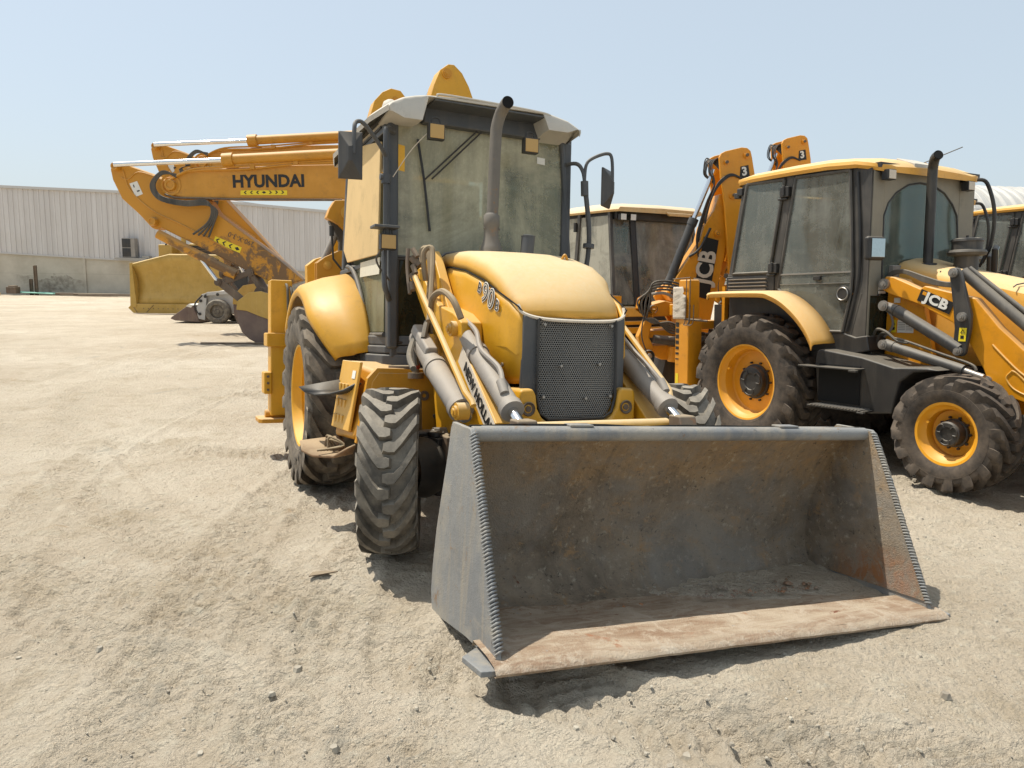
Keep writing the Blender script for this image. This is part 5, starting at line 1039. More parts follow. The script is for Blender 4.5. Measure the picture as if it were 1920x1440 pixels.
M['glass_side2']=dusty_glass('light grey dusty side glass',(.4,.42,.38),1.0,(.42,.40,.33),.2,.6)  # light grey dust film, thicker than on the other panes
j2()
def worn(name,col):
    g=NG(name); x=g.n('ShaderNodeSeparateXYZ'); g.l(g.co,x.inputs[0]); n=g.noise(1.6,8,.75,dist=.5); n2=g.noise(9,7,.75); n3=g.noise(.8,4,.5)
    c=g.mix(g.ramp(n3,.3,.7),tuple(a*.85 for a in col),tuple(a*1.06 for a in col))
    low=g.ramp(g.math('SUBTRACT',3.0,x.outputs[2]),.2,1.6)
    f=g.math('MULTIPLY',g.ramp(g.math('ADD',n,g.math('MULTIPLY',low,.20)),.64,.72),g.math('ADD',.25,low))
    c=g.mix(g.math('MINIMUM',f,.9),c,(.13,.075,.035)); c=g.mix(g.math('MULTIPLY',g.ramp(n2,.58,.66),g.math('MULTIPLY',low,.8)),c,(.10,.055,.03))
    c=g.mix(g.math('MULTIPLY',g.ramp(g.upz(),.3,1),.5),c,DUST); g.l(c,g.b.inputs['Base Color']); g.b.inputs['Roughness'].default_value=.5; g.bump(n2,.15,.01); return g.m
M['exc_w']=worn('orange stick paint scraped at its lower end',(.56,.25,.016)); M['exc']=paint('orange excavator paint',(.56,.25,.014),.42,.5,.06,rust=.05,rustc=(.14,.07,.03))
# ================================================================ excavators (orange, side on)
def excavator(P0,label,text,dz,lean=0,shift=0):
    E_=empty('excavator',planemat(P0[0],P0[1],0,0),label=label,cat='excavator',group='excavators parked on the left')
    T=Matrix.Translation((0,0,0))
    def pr(name,poly,d0,d1,mt,bev=.02,par=E_):
        b=MB(); b.prism(poly,d0,d1); return b.build(name,mt,par,bev=bev)
    def Z(P): return [(x+shift,z+dz) for x,z in P]
    st=[(-9.18,4.15),(-9.27,4.13),(-9.35,3.98),(-9.31,3.74),(-9.12,3.32),(-8.75,2.98),(-8.46,2.66),(-8.36,2.62),(-8.25,2.67),(-7.2,2.16),(-6.11,1.62),(-5.6,1.40),(-5.29,1.38),(-4.95,1.50),(-5.6,2.05),(-6.93,3.01),(-7.09,3.3),(-7.5,3.50),(-7.81,3.59),(-8.4,3.89),(-8.86,4.05)]
    pr('stick',Z(st),-.22,.22,'exc_w',.03)
    bm=[(-8.08,3.72),(-8.02,3.80),(-7.84,3.83),(-7.58,3.93),(-6.6,4.03),(-5.5,4.10),(-4.15,4.14),(-2.8,4.05),(-1.5,3.5),(-.6,2.5),(-.2,1.6),(-.5,1.4),(-1.3,2.3),(-2.4,3.1),(-4.0,3.38),(-5.63,3.36),(-7.57,3.35),(-7.84,3.40),(-8.03,3.5)]
    pr('boom',Z(bm),-.33,.33,'exc',.02)
    b=MB(); z=dz;x=shift
    b.tube([(-8.05+x,-.36,3.42+z),(-7.84+x,-.36,3.345+z),(-6.5+x,-.36,3.33+z),(-3.98+x,-.36,3.34+z)],.025,smooth=False,n=6); b.build('boom_edge','exc_dk',E_)
    for yy in (0,):
        b=MB(); b.cyl((-6.55+x,-.42,4.20+z),(-3.5+x,-.42,4.40+z),.115,n=20); b.cyl((-6.66+x,-.42,4.19+z),(-6.42+x,-.42,4.21+z),.15,n=20); cy=b.build('stick_cylinder','exc',E_,sm=50)
        b=MB(); b.cyl((-9.15+x,-.42,4.06+z),(-6.6+x,-.42,4.195+z),.058,n=16); b.build('cylinder_rod','chrome',cy)
    b=MB(); b.tube([(-7.9+x,-.38,3.75+z),(-7.4+x,-.38,3.95+z),(-6.2+x,-.38,4.00+z),(-5.0+x,-.38,4.13+z),(-3.8+x,-.38,4.21+z)],.022,n=8); b.tube([(-7.8+x,-.40,3.80+z),(-7.3+x,-.40,4.0+z),(-6.2+x,-.40,4.06+z),(-5.0+x,-.40,4.17+z),(-3.8+x,-.40,4.25+z)],.022,n=8)
    for xx in (-6.0,-5.0): b.box(xx-.05+x,xx+.05+x,-.44,-.36,4.00+.12*(xx+6)+z,4.10+.12*(xx+6)+z)
    b.build('steel_pipe','exc',E_)
    b=MB(); 
    for px_,pz_,r in ((-7.92,3.63,.12),(-8.38,2.80,.09),(-9.17,4.03,.08)): b.lathe([(-.38,.001),(-.38,r*.6),(-.40,r*.65),(-.40,r),(-.36,r*1.1),(-.22,r*1.15)],(px_+x,0,pz_+z),'y',24)
    b.lathe([(-.345,.18),(-.355,.20),(-.345,.24)],(-7.92+x,0,3.63+z),'y',28); b.build('pivot_pin','exc',E_,sm=50)
    b=MB(); 
    for k in range(4): b.tube([(-7.75+x,-.40,3.86-.02*k+z),(-8.05+x,-.44,3.86+.02*k+z),(-8.24-.03*k+x,-.44,3.62+z),(-8.10-.02*k+x,-.44,3.36-.02*k+z),(-7.6+x,-.42,3.26-.03*k+z),(-7.1+x,-.40,3.28-.03*k+z),(-6.98+.04*k+x,-.38,3.06+z),(-7.1+.05*k+x,-.36,2.78+z),(-7.45+.12*k+x,-.34,2.52-.02*k+z)],.024,n=7)
    b.build('hose','hose',E_)
    b=MB(); b.tube([(-9.05+x,-.23,3.95+z),(-8.9+x,-.23,3.5+z),(-8.4+x,-.23,3.05+z),(-7.7+x,-.23,2.72+z),(-6.6+x,-.23,2.15+z)],.018,n=6); b.tube([(-9.1+x,-.23,3.80+z),(-8.95+x,-.23,3.75+z),(-8.7+x,-.23,3.92+z),(-8.3+x,-.23,3.82+z)],.014,n=6); b.build('steel_pipe','exc',E_)
    b=MB(); b.cyl((-7.9+x,-.02,2.42+z),(-6.95+x,-.02,1.98+z),.085,n=16); b.cyl((-8.3+x,-.02,2.62+z),(-6.55+x,-.02,1.72+z),.11,n=18); b.cyl((-6.75+x,-.02,1.81+z),(-6.5+x,-.02,1.7+z),.13,n=18); b.build('bucket_cylinder','exc_w',E_,sm=50,mat=Matrix.Translation((0,-.24,-.10)))
    b=MB(); b.cyl((-7.3+x,-.3,1.95+z),(-6.92+x,-.3,1.42+z),.045,n=12); b.build('cylinder_rod','chrome',E_)
    pr('tipping_link',Z([(-7.0,1.45),(-6.95,1.52),(-6.85,1.5),(-6.32,1.06),(-6.32,.95),(-6.42,.92),(-6.95,1.35)]),-.30,-.20,'exc_dk'); pr('tipping_link',Z([(-6.95,1.38),(-6.9,1.48),(-6.2,1.72),(-6.12,1.62),(-6.85,1.34)]),-.28,-.22,'exc_dk'); pr('tipping_link',Z([(-6.25,1.70),(-6.18,1.75),(-5.85,1.2),(-5.95,1.12)]),-.28,.25,'exc_dk')
    b=MB(); 
    for px_,pz_,r in ((-6.93,1.42,.08),(-6.38,1.0,.09),(-6.18,1.66,.09),(-5.95,1.2,.13)): b.cyl((px_+x,-.34,pz_+z),(px_+x,.3,pz_+z),r,n=18); b.cyl((px_+x,-.36,pz_+z),(px_+x,-.34,pz_+z),r*.6,n=12)
    b.build('pivot_pin','exc_dk',E_)
    bp=Z([(-6.40,1.02),(-6.43,.75),(-6.42,.52),(-6.33,.28),(-6.17,.12),(-6.0,.03),(-5.80,.02),(-5.55,.12),(-5.25,.5),(-5.15,1.0),(-5.45,1.12),(-5.85,1.22),(-6.13,1.16)])
    pr('bucket',bp,-.55,.55,'brownb',.03); pr('bucket_ear',Z([(-6.40,1.0),(-6.43,.80),(-6.2,.78),(-5.9,.66),(-5.5,.52),(-5.24,.5),(-5.15,1.0),(-5.45,1.12),(-5.85,1.24),(-6.13,1.2)]),-.575,-.55,'dozer',.01)
    # card stuck on the stick, hazard tape, scraped lettering
    b=MB(); b.prism(Z([(-8.92,3.66),(-8.74,3.72),(-8.62,3.43),(-8.79,3.36)]),-.228,-.224); b.build('sign_card','white',E_,bev=.0)
    b=MB(); b.prism(Z([(-8.84,3.63),(-8.82,3.64),(-8.80,3.58),(-8.82,3.57)]),-.231,-.229); b.prism(Z([(-8.76,3.50),(-8.70,3.52),(-8.68,3.50),(-8.74,3.47)]),-.231,-.229); b.build('card_mark','black',E_)
    if text:
        letters('HYUNDAI',.38,'black',E_,frame((-5.665,-.336,3.735),(1,0,.025),(0,0,1)),bold=.014,sx=.98)
    b=MB(); b.prism(Z([(-6.32,3.425),(-5.24,3.44),(-5.24,3.545),(-6.31,3.53)]),-.338,-.334); b.build('hazard_tape','yel',E_)
    u=Vector((.6,0,-.25)).normalized(); v=Vector((-u.z,0,u.x)); c0=Vector((-6.70+x,-.228,2.30+z))
    b=MB(); q=[c0-u*.33-v*.07,c0+u*.33-v*.07,c0+u*.33+v*.07,c0-u*.33+v*.07]; b.add([tuple(p) for p in q]+[(p.x,-.224,p.z) for p in q],[(0,1,2,3),(0,4,5,1),(1,5,6,2),(2,6,7,3),(3,7,4,0)]); b.build('hazard_tape','yel',E_)
    def chev(b,c,u,v,s,h,y,d=1):
        b.prism([((c+u*p+v*q).x,(c+u*p+v*q).z) for p,q in ((-s*d,0),(0,h),(s*.8*d,h),(-s*.2*d,0),(s*.8*d,-h),(0,-h))],y,y+.003)
    b=MB(); X=Vector((1,0,0));Zv=Vector((0,0,1))
    for k in range(7):
        c=Vector((-6.2+.142*k+x,0,3.484+.003*k+z))
        if k==3: b.prism([(c.x-.05,c.z),(c.x,c.z+.03),(c.x+.05,c.z),(c.x,c.z-.03)],-.341,-.338)
        else: chev(b,c,X,Zv,.04,.036,-.341,1 if k<3 else -1)
    for k in range(4): 
        c=c0+u*(-.24+.16*k)
        if k==3: b.prism([((c+u*p+v*q).x,(c+u*p+v*q).z) for p,q in ((-.06,0),(0,.045),(.06,0),(0,-.045))],-.231,-.228)
        else: chev(b,c,u,v,.05,.05,-.231)
    b.build('hazard_arrow','black',E_)
    letters('-06-X-290',.16,'black',E_,frame(Vector((-6.45+x,-.229,2.46+z)),-u*-1,-v*-1),bold=-.002,sx=.9) if False else None
    me=letters('290-X-3-0',.17,'exc_dk',E_,frame(Vector((-6.38+x,-.229,2.43+z)),-u,-v),bold=.0,sx=.9)
    # upper body and tracks, behind the nearer machines
    b=MB(); b.box(-1.2,2.6,-1.4,1.4,1.15,2.2); b.build('engine_house','exc',E_,bev=.1)
    b=MB(); b.box(-1.1,.3,-1.38,-.45,2.2,2.95); b.build('cab','exc',E_,bev=.08)
    b=MB(); b.box(-.95,.15,-1.395,-1.385,2.3,2.85); b.build('cab_window','glass_lo',E_)
    for s in(-1,1):
        P=[(-1.9,.45),(-1.75,.15),(-1.5,.03),(2.2,.03),(2.5,.15),(2.65,.45),(2.5,.8),(2.2,.92),(-1.5,.92),(-1.75,.8)]
        b=MB(); b.prism(P,s*1.45,s*.9); t=b.build('track','dark',E_,bev=.02)
        b=MB(); 
        for k in range(24): b.box(-1.55+.16*k,-1.47+.16*k,min(s*1.46,s*.89),max(s*1.46,s*.89),.0,.03); b.box(-1.55+.16*k,-1.47+.16*k,min(s*1.46,s*.89),max(s*1.46,s*.89),.92,.95)
        b.build('track_shoe','exc_dk',t)
    b=MB(); b.cyl((.4,0,.5),(.4,0,1.15),.6); b.build('turntable','exc_dk',E_)
    return E_
e1=excavator((0,18.5),'orange excavator with black lettering on its long boom and rusty scraped stick',True,0)
e2=excavator((-.42,21.5),'second orange excavator behind, its stick tip and chrome ram rising above the first',False,.92)
for o in e2.children_recursive:  # lowers and shifts the lower arm so the first excavator hides it
    if o.type=='MESH' and o.data:
        for v_ in o.data.vertices:
            if v_.co.x<-4.9: z0=v_.co.z-.92; v_.co.z=z0+.92*min(1,max(0,(z0-.9)/2.6)); v_.co.x-=(.75*min(1,max(0,(v_.co.x+9.0)/2.5)) if o.name.split('.')[0] in ('stick','tipping_link','pivot_pin','bucket_cylinder','bucket','bucket_ear','sign_card','hose') and z0<3.5 else 0)
for o in list(e2.children):
    if o.name.split('.')[0] in ('hazard_tape','hazard_arrow','lettering'): bpy.data.objects.remove(o)
for o in list(e2.children):   # its lower stick and scoop are bent above to hide behind the first
    pass
# ================================================================ bulldozer
D=empty('bulldozer',planemat(0,30,0,0),label='sand yellow bulldozer with a wide blade facing the yard near the corrugated building',cat='bulldozer')
P=[(-14.66,.40),(-14.60,1.88),(-13.21,2.27),(-10.75,2.27),(-9.35,1.88),(-9.30,.40)]
b=MB(); rows=[]
for i in range(9):
    t=i/8
    dep=-.0+.28*math.sin(math.pi*t)*1.0 -.12*t
    zf=.36+1.92*t
    rows.append([(x,.0+dep,zf*(1-(0 if abs(x+11.98)<1.25 else (abs(x+11.98)-1.25)/1.45)*.17*t)) for x in (-14.66,-14.3,-13.9,-13.21,-12.4,-11.98,-11.5,-10.75,-10.1,-9.7,-9.3)])
b.grid(rows); b.build('blade','dozer',D,solid=.08,sm=50)
b=MB(); b.prism([(-14.90,.22),(-14.70,.02),(-9.25,.02),(-9.05,.22),(-9.2,.38),(-14.74,.38)],-.12,-.06); b.build('cutting_edge','dozer',D,bev=.01)
b=MB(); b.prism([(-14.80,.25),(-14.55,.25),(-14.66,1.95),(-14.75,1.93)],-.14,.22); b.prism([(-9.40,.25),(-9.15,.25),(-9.22,1.95),(-9.31,1.93)],-.14,.22); b.build('end_plate','dozer',D,bev=.01)
b=MB(); 
for k in range(26): b.cyl((-14.3+.19*k,-.125,.20),(-14.3+.19*k,-.12,.20),.02,n=8)
b.tube([(-14.75,-.125,.36),(-14.55,-.125,.04)],.01,n=5); b.tube([(-14.2,-.125,.04),(-13.9,-.125,.34)],.01,n=5); b.build('edge_bolt','exc_dk',D)
b=MB(); b.box(-13.0,-11.3,1.2,3.0,1.2,2.75); b.build('engine_house','dozer',D,bev=.06)
b=MB(); b.box(-12.9,-11.4,1.15,1.2,1.6,2.66); b.build('radiator_grille','dark',D)
b=MB(); 
for k in range(10): b.box(-12.88,-11.42,1.13,1.15,1.65+.1*k,1.68+.1*k)
b.build('grille_slat','exc_dk',D)
letters('CAT',.20,'white',D,frame((-11.75,1.12,2.62),(1,0,0),(0,0,1)),bold=.01) if False else None
b=MB(); b.box(-11.98,-11.6,1.10,1.12,2.55,2.72); b.build('badge','black',D); letters('U',.16,'white',D,frame((-11.74,1.095,2.635),(1,0,0),(0,0,1)),bold=.012)
for s in(-1,1):
    cx=-12.15+s*1.05
    b=MB(); b.box(cx-.33,cx+.33,1.0,4.6,1.3,2.62) if False else b.box(cx-.35,cx+.12,1.2,1.9,2.0,2.72); b.build('fender','dozer',D,bev=.05)
    b=MB(); b.cyl((cx+.28*-s*-1 if False else cx+.2,.75,1.9),(cx+.2,.75,3.05),.09,n=16); b.cyl((cx+.2,.75,2.5),(cx+.2,.75,2.62),.16,n=16); b.box(cx+.03,cx+.37,.78,.95,2.35,2.7); b.build('lift_cylinder','dozer',D,sm=50)
    b=MB(); b.prism([(.6,.45),(.8,.1),(1.2,.0),(4.4,.0),(4.8,.2),(5.0,.6),(4.7,1.1),(4.2,1.3),(1.1,1.1)],cx-.3+s*.35,cx+.3+s*.35,'x'); b.build('track','exc_dk',D,bev=.03)
b=MB(); b.box(-13.1,-11.2,3.0,4.6,1.3,3.0); b.build('cab','dozer',D,bev=.08)
b=MB(); b.box(-12.9,-11.4,2.98,3.0,2.2,2.9); b.build('cab_window','glass_lo',D)
b=MB(); b.prism([(-13.9,2.05),(-13.4,2.2),(-13.2,2.3)],.1,.2); b.box(-14.0,-13.45,.7,1.3,1.95,2.68) ; b.build('tilt_box','dozer',D,bev=.04)
b=MB(); b.lathe([(-.06,.10),(.0,.12),(.06,.1)],(-13.65,.6,2.15),'y',16); b.tube([(-13.7,.7,2.66),(-13.5,.7,2.82),(-13.2,.7,2.72)],.03); b.build('hose_loop','dark',D)
# ================================================================ small white skid steer
S=empty('skid_steer_loader',planemat(0,25.6,0,0),label='small white skid steer loader with brown scoop in front of the bulldozer blade',cat='skid steer')
b=MB(); b.prism([(-11.05,.14),(-11.0,.20),(-10.42,.60),(-10.30,.55),(-10.10,.03),(-10.9,.08)],-.75,.75); b.build('bucket','brownb',S,bev=.015)
b=MB(); b.prism([(-10.52,.545),(-10.42,.62),(-10.30,.58),(-10.36,.50)],-.77,.77); b.build('bucket_rim','white',S)
b=MB(); b.prism([(-10.1,.55),(-9.95,.95),(-9.3,1.08),(-8.6,1.10),(-8.4,.95),(-8.4,.45),(-9.0,.3),(-9.9,.3)],-.60,.60); b.build('body','bobw',S,bev=.05)
b=MB(); b.prism([(-10.18,.15),(-10.2,.5),(-10.02,.93),(-9.85,.98),(-9.9,.5),(-9.95,.1)],-.72,-.62); b.prism([(-9.95,.88),(-9.85,1.0),(-8.6,1.12),(-8.55,1.0)],-.72,-.62); b.build('lift_arm','bobw',S,bev=.01)
b=MB(); 
for p in ((-10.1,.3),(-10.05,.72),(-9.9,.86),(-9.5,.93),(-8.9,.98)): b.cyl((p[0],-.74,p[1]),(p[0],-.72,p[1]),.05,n=12)
b.tube([(-10.15,-.7,.3),(-10.25,-.72,.6),(-10.0,-.72,.9)],.025); b.tube([(-10.2,-.6,.4),(-10.1,-.6,.8),(-9.8,-.6,1.0)],.02); b.build('pivot_pin','dark',S)
for xx in (-9.5,-8.55):
    b=MB(); b.lathe([(-.13,.22),(-.15,.25),(-.14,.35),(-.10,.39),(.1,.39),(.14,.35)],(0,0,0),'y',32); b.lathe([(-.10,.0),(-.10,.12),(-.05,.22),(-.13,.22)],(0,0,0),'y',24)
    t=b.build('wheel',M['tyre_dusty'] if 'tyre_dusty' in M else 'tyre_nh',S,mat=Matrix.Translation((xx,-.72,.39)))
    b=MB(); b.lathe([(-.09,.001),(-.09,.06),(-.11,.08),(-.07,.10),(-.06,.20)],(0,0,0),'y',20); b.build('rim','dark',t)
    b=MB(); b.lathe([(.13,.22),(.15,.25),(.14,.35),(.10,.39),(-.1,.39),(-.14,.35)],(0,0,0),'y',32,flip=True); b.build('wheel','tyre_nh',S,mat=Matrix.Translation((xx,.72,.39)))
b=MB(); b.box(-9.3,-8.6,-.5,.5,1.05,1.75); b.build('cage','dark',S,bev=.03)
# ================================================================ buildings
def corr(): 
    g=NG('ribbed metal cladding'); x=g.n('ShaderNodeSeparateXYZ'); g.l(g.co,x.inputs[0]); n=g.noise(.5,6,.65); st=g.noise(1,5,.6,g.mapping((3,3,.12)))
    c=g.mix(g.ramp(st,.35,.7),(.52,.49,.47),(.62,.59,.57)); c=g.mix(g.math('MULTIPLY',g.ramp(n,.5,.75),.4),c,(.50,.45,.40)); g.l(c,g.b.inputs['Base Color']); g.b.inputs['Roughness'].default_value=.6; return g.m
def conc():
    g=NG('weathered concrete'); x=g.n('ShaderNodeSeparateXYZ'); g.l(g.co,x.inputs[0]); n=g.noise(.7,7,.7); n2=g.noise(4,6,.7)
    c=g.mix(g.ramp(n,.3,.7),(.42,.375,.30),(.56,.51,.42)); low=g.ramp(g.math('SUBTRACT',x.outputs[2],g.math('MULTIPLY',n,2.2)),-.95,-.45)
    c=g.mix(g.math('MULTIPLY',g.math('MULTIPLY',g.math('SUBTRACT',1,low),g.ramp(n2,.3,.6)),g.math('MULTIPLY',g.ramp(g.noise(.16,3,.5),.47,.6),.75)),c,(.15,.12,.09)); 
    ln=g.math('LESS_THAN',g.math('PINGPONG',g.math('ADD',x.outputs[2],.35),.85),.012); c=g.mix(g.math('MULTIPLY',ln,.35),c,(.25,.22,.18)); g.l(c,g.b.inputs['Base Color']); g.b.inputs['Roughness'].default_value=.85; g.bump(n2,.3,.02); return g.m
M['corr']=corr(); M['conc']=conc(); M['rooftrim']=plain('roof trim',(.50,.48,.46),.5)
Wb=empty('warehouse',planemat(0,50,0,0),label='long grey ribbed metal warehouse on a concrete plinth at the back left',cat='warehouse')
def topz(x):
    P=[(-48,7.1),(-32.7,6.85),(-20.6,6.48),(-19.4,6.15),(-12.0,5.58),(4,4.5)]
    for i in range(len(P)-1):
        if P[i][0]<=x<=P[i+1][0]: t=(x-P[i][0])/(P[i+1][0]-P[i][0]); return P[i][1]+(P[i+1][1]-P[i][1])*t
def midz(x): return 2.6+(x+32.6)*(1.69-2.6)/20.6
b=MB(); x=-48.0; rows=[]
while x<3.9:
    for dx,dy in ((0,0),(.20,0),(.22,-.05),(.29,-.05),(.31,0)):
        xx=x+dx; rows.append([(xx,dy,midz(xx)),(xx,dy,topz(min(xx,3.99))-.1)])
    x+=.33
b.grid(rows); b.build('metal_wall','corr',Wb,sm=20)
b=MB(); b.hexa([(-48,.05,-.5),(4,.05,-.5),(4,.3,-.5),(-48,.3,-.5),(-48,.05,midz(-48)),(4,.05,midz(4)),(4,.3,midz(4)),(-48,.3,midz(-48))]); b.build('concrete_wall','conc',Wb)
b=MB(); xs=[-48,-32.7,-20.6]; 
for a,c in ((-48,-32.7),(-32.7,-20.6),(-19.4,-12),(-12,4)):
    za,zc=topz(a),topz(c); b.hexa([(a,-.16,za-.16),(c,-.16,zc-.16),(c,14,zc-.16),(a,14,za-.16),(a,-.16,za),(c,-.16,zc),(c,14,zc+.6),(a,14,za+.6)])
b.hexa([(-20.6,-.16,6.2),(-19.4,-.16,5.95),(-19.4,14,5.95),(-20.6,14,6.2),(-20.6,-.16,6.48),(-19.4,-.16,6.15),(-19.4,14,6.7),(-20.6,14,7.0)])
b.build('roof','rooftrim',Wb)
b=MB(); 
for a,c in ((-48,-20.6),(-20.6,4)): b.hexa([(a,-.07,midz(a)-.04),(c,-.07,midz(c)-.04),(c,.0,midz(c)-.04),(a,.0,midz(a)-.04),(a,-.07,midz(a)+.05),(c,-.07,midz(c)+.05),(c,.0,midz(c)+.05),(a,.0,midz(a)+.05)])
b.build('drip_trim','rooftrim',Wb)
b=MB(); 
for x in (-27.6,-35): b.box(x-.08,x+.08,-.03,.05,-.2,midz(x)+.1)
b.build('wall_joint','conc',Wb)
AC=empty('air_conditioner',planemat(-24.45,49.55,0,2.42),label='double fan air conditioner unit on a bracket on the warehouse wall',cat='air conditioner')
b=MB(); b.box(-.34,.48,-.2,.25,0,1.22); b.build('casing','cyl',AC,bev=.03)
b=MB(); 
for z in (.33,.90): b.lathe([(-.22,.001),(-.215,.08),(-.212,.23),(-.205,.26)],(-.06,0,z),'y',28)
b.box(-.32,.22,-.21,-.2,.06,.59); b.box(-.32,.22,-.21,-.2,.64,1.17); b.build('fan_grille','dark',AC)
b=MB(); b.hexa([(-.9,-.3,-.12),(1.4,-.3,-.25),(1.4,.3,-.25),(-.9,.3,-.12),(-.7,-.3,.0),(1.2,-.3,-.02),(1.2,.3,-.02),(-.7,.3,.0)]); b.box(.9,1.35,-.2,.2,-.05,.12); b.build('bracket','steel',AC)
AC2=empty('air_conditioner',planemat(-20.3,49.55,0,2.3),label='grey air conditioner unit half hidden behind the bulldozer top',cat='air conditioner')
b=MB(); b.box(-.5,.3,-.2,.25,0,1.2); b.build('casing','bobw',AC2,bev=.03)
b=MB(); b.lathe([(-.22,.001),(-.215,.08),(-.212,.24)],(-.15,0,.7),'y',24); b.build('fan_grille','dark',AC2)
# steel posts standing before the wall and things lying along it
for x,y,h,lb in ((-31.9,47.5,2.0,'rusty steel post by the warehouse wall nearest the left edge'),(-29.9,48.6,1.85,'tall thin rusty steel post by the warehouse wall'),(-30.4,48.9,1.0,'short rusty steel post stub beside the tall thin one')):
    b=MB(); b.box(-.07,.07,-.06,.06,-.1,h); b.box(-.07,-.05,-.12,.06,-.1,h*.98); o=b.build('steel_post','exc_dk',None); o.location=(x+1.0*(h<1.5)*.0,y,0.1 if x<-31 else 0); tag(o,lb,'post','steel posts by the warehouse')
random.seed(5)
b=MB()
for k in range(14): b.tube([(-31+.3*random.random(),48.2+.08*k,.12+.03*(k%3)),(-29.5,48.2+.08*k,.10+.05*random.random()),(-27.6-.6*random.random(),48.2+.08*k,.08)],.03,n=6)
o=b.build('pipe_bundle',plain('green pipe',(.16,.42,.32),.5),None); tag(o,'bundle of thin green pipes lying along the warehouse wall','pipes'); o.location=(-.6,0,.02)
for x0,x1,y,lb in ((-33.5,-31.6,47.6,'pale timber plank lying by the wall at the left edge'),(-28.6,-24.8,48.4,'dark timber beam lying on the ground along the wall'),(-27.2,-22.6,47.9,'flat rusty beam on the ground below the stained wall')):
    b=MB(); b.box(x0,x1,-.12,.12,.0,.14); b.box(x0+.4,x1-.3,-.3,-.16,.0,.08); o=b.build('timber_beam','exc_dk' if x0>-30 else 'board',None,bev=.02); o.location=(0,y,.03); tag(o,lb,'beam','beams lying along the wall')
b=MB(); b.box(-.3,.3,-.25,.25,0,.42); b.box(-.2,.2,-.2,.2,.42,.5); o=b.build('crate','exc_dk',None,bev=.03); o.location=(-31.0,48.0,.1); tag(o,'small dark box at the foot of the left steel post','crate')
# white vaulted hall at the right
def vault():
    g=NG('white ribbed sheet'); x=g.n('ShaderNodeSeparateXYZ'); g.l(g.co,x.inputs[0]); n=g.noise(.4,5,.6); pp=g.math('PINGPONG',x.outputs[0],.09)
    g.l(g.mix(g.ramp(n,.35,.7),(.42,.41,.38),(.52,.51,.48)),g.b.inputs['Base Color']); g.b.inputs['Roughness'].default_value=.5; g.bump(g.math('MULTIPLY',pp,9),.5,.03); return g.m
M['vault']=vault()
V=empty('vaulted_hall',planemat(25.2,46.5,10),label='white ribbed hall with a rounded roof behind the orange cabs at the right',cat='hall')
b=MB(); rows=[]
for i in range(41):
    x=-2+i*.75
    for dx,rr_ in ((0,0),(.10,.16),(.24,.16),(.34,0)):
        row=[(x+dx,-rr_,0),(x+dx,-rr_,4.2)]
        for k in range(1,15):
            a=math.pi*k/15; row.append((x+dx,3.4-(3.4+rr_)*math.cos(a),4.2+(3.4+rr_)*math.sin(a)))
        row+=[(x+dx,6.8+rr_,4.2),(x+dx,6.8+rr_,0)]; rows.append(row)
b.grid(rows); b.build('shell','vault',V,sm=25)
b=MB(); 
for z in (4.2,5.9): b.box(-2,28,-.14,-.10,z,z+.05)
b.build('purlin_line','rooftrim',V)
# distant towers and low buildings; haze is mixed into the tower's colours
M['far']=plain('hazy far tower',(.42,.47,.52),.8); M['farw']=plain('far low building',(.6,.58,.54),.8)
b=MB(); b.box(-1.3,1.3,-1,1,0,9.5); b.box(-.9,.5,-1.02,1,9.5,10.6); tw=b.build('tower',"far",None); tw.location=(39.4,150,0); tag(tw,'pale blue distant tower seen through the gap beside the orange digging arm','tower')
b=MB(); 
for k in range(14): b.box(-1.25,1.25,-1.05,-1.0,.6+.6*k,.9+.6*k)
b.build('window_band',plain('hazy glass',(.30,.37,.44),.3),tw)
b=MB(); b.box(-9,9,-3,3,0,5.0); b.box(-9.2,9.2,-3.2,3.2,5,5.4); lb=b.build('far_building','farw',None); lb.location=(44,140,0); tag(lb,'low pale distant building below the far tower','building')
b=MB(); 
for k in range(8): b.box(-8+2*k,-7+2*k,-3.05,-3,1.6,3.2)
b.build('window','far',lb)
# bushes by the far building
M['leaf']=plain('dark leaves',(.05,.075,.03),.8)
def bush(x,y,r,h,label):
    b=MB()
    for k in range(500):
        v=Vector((random.gauss(0,1),random.gauss(0,1),random.gauss(0,1))).normalized()*random.uniform(.5,1); c=Vector((v.x*r,v.y*r,h*.5+v.z*h*.5)); a=Vector((random.uniform(-1,1),random.uniform(-1,1),random.uniform(-1,1)))*.22; d=Vector((random.uniform(-1,1),random.uniform(-1,1),random.uniform(-1,1)))*.22
        b.add([c,c+a,c+a+d,c+d],[(0,1,2,3)])
    o=b.build('bush','leaf',None); o.location=(x,y,0); tag(o,label,'bush'); 
    t=MB(); t.cyl((0,0,0),(0,0,h*.5),.1,.05,n=6); t.build('trunk','exc_dk',o)
bush(33.2,115,2.2,4.0,'dark green bush in the distance behind the orange digging arm')
bush(1.2+1.2,60,1.6,5.6,'dark bush far behind the loader seen from behind'); 
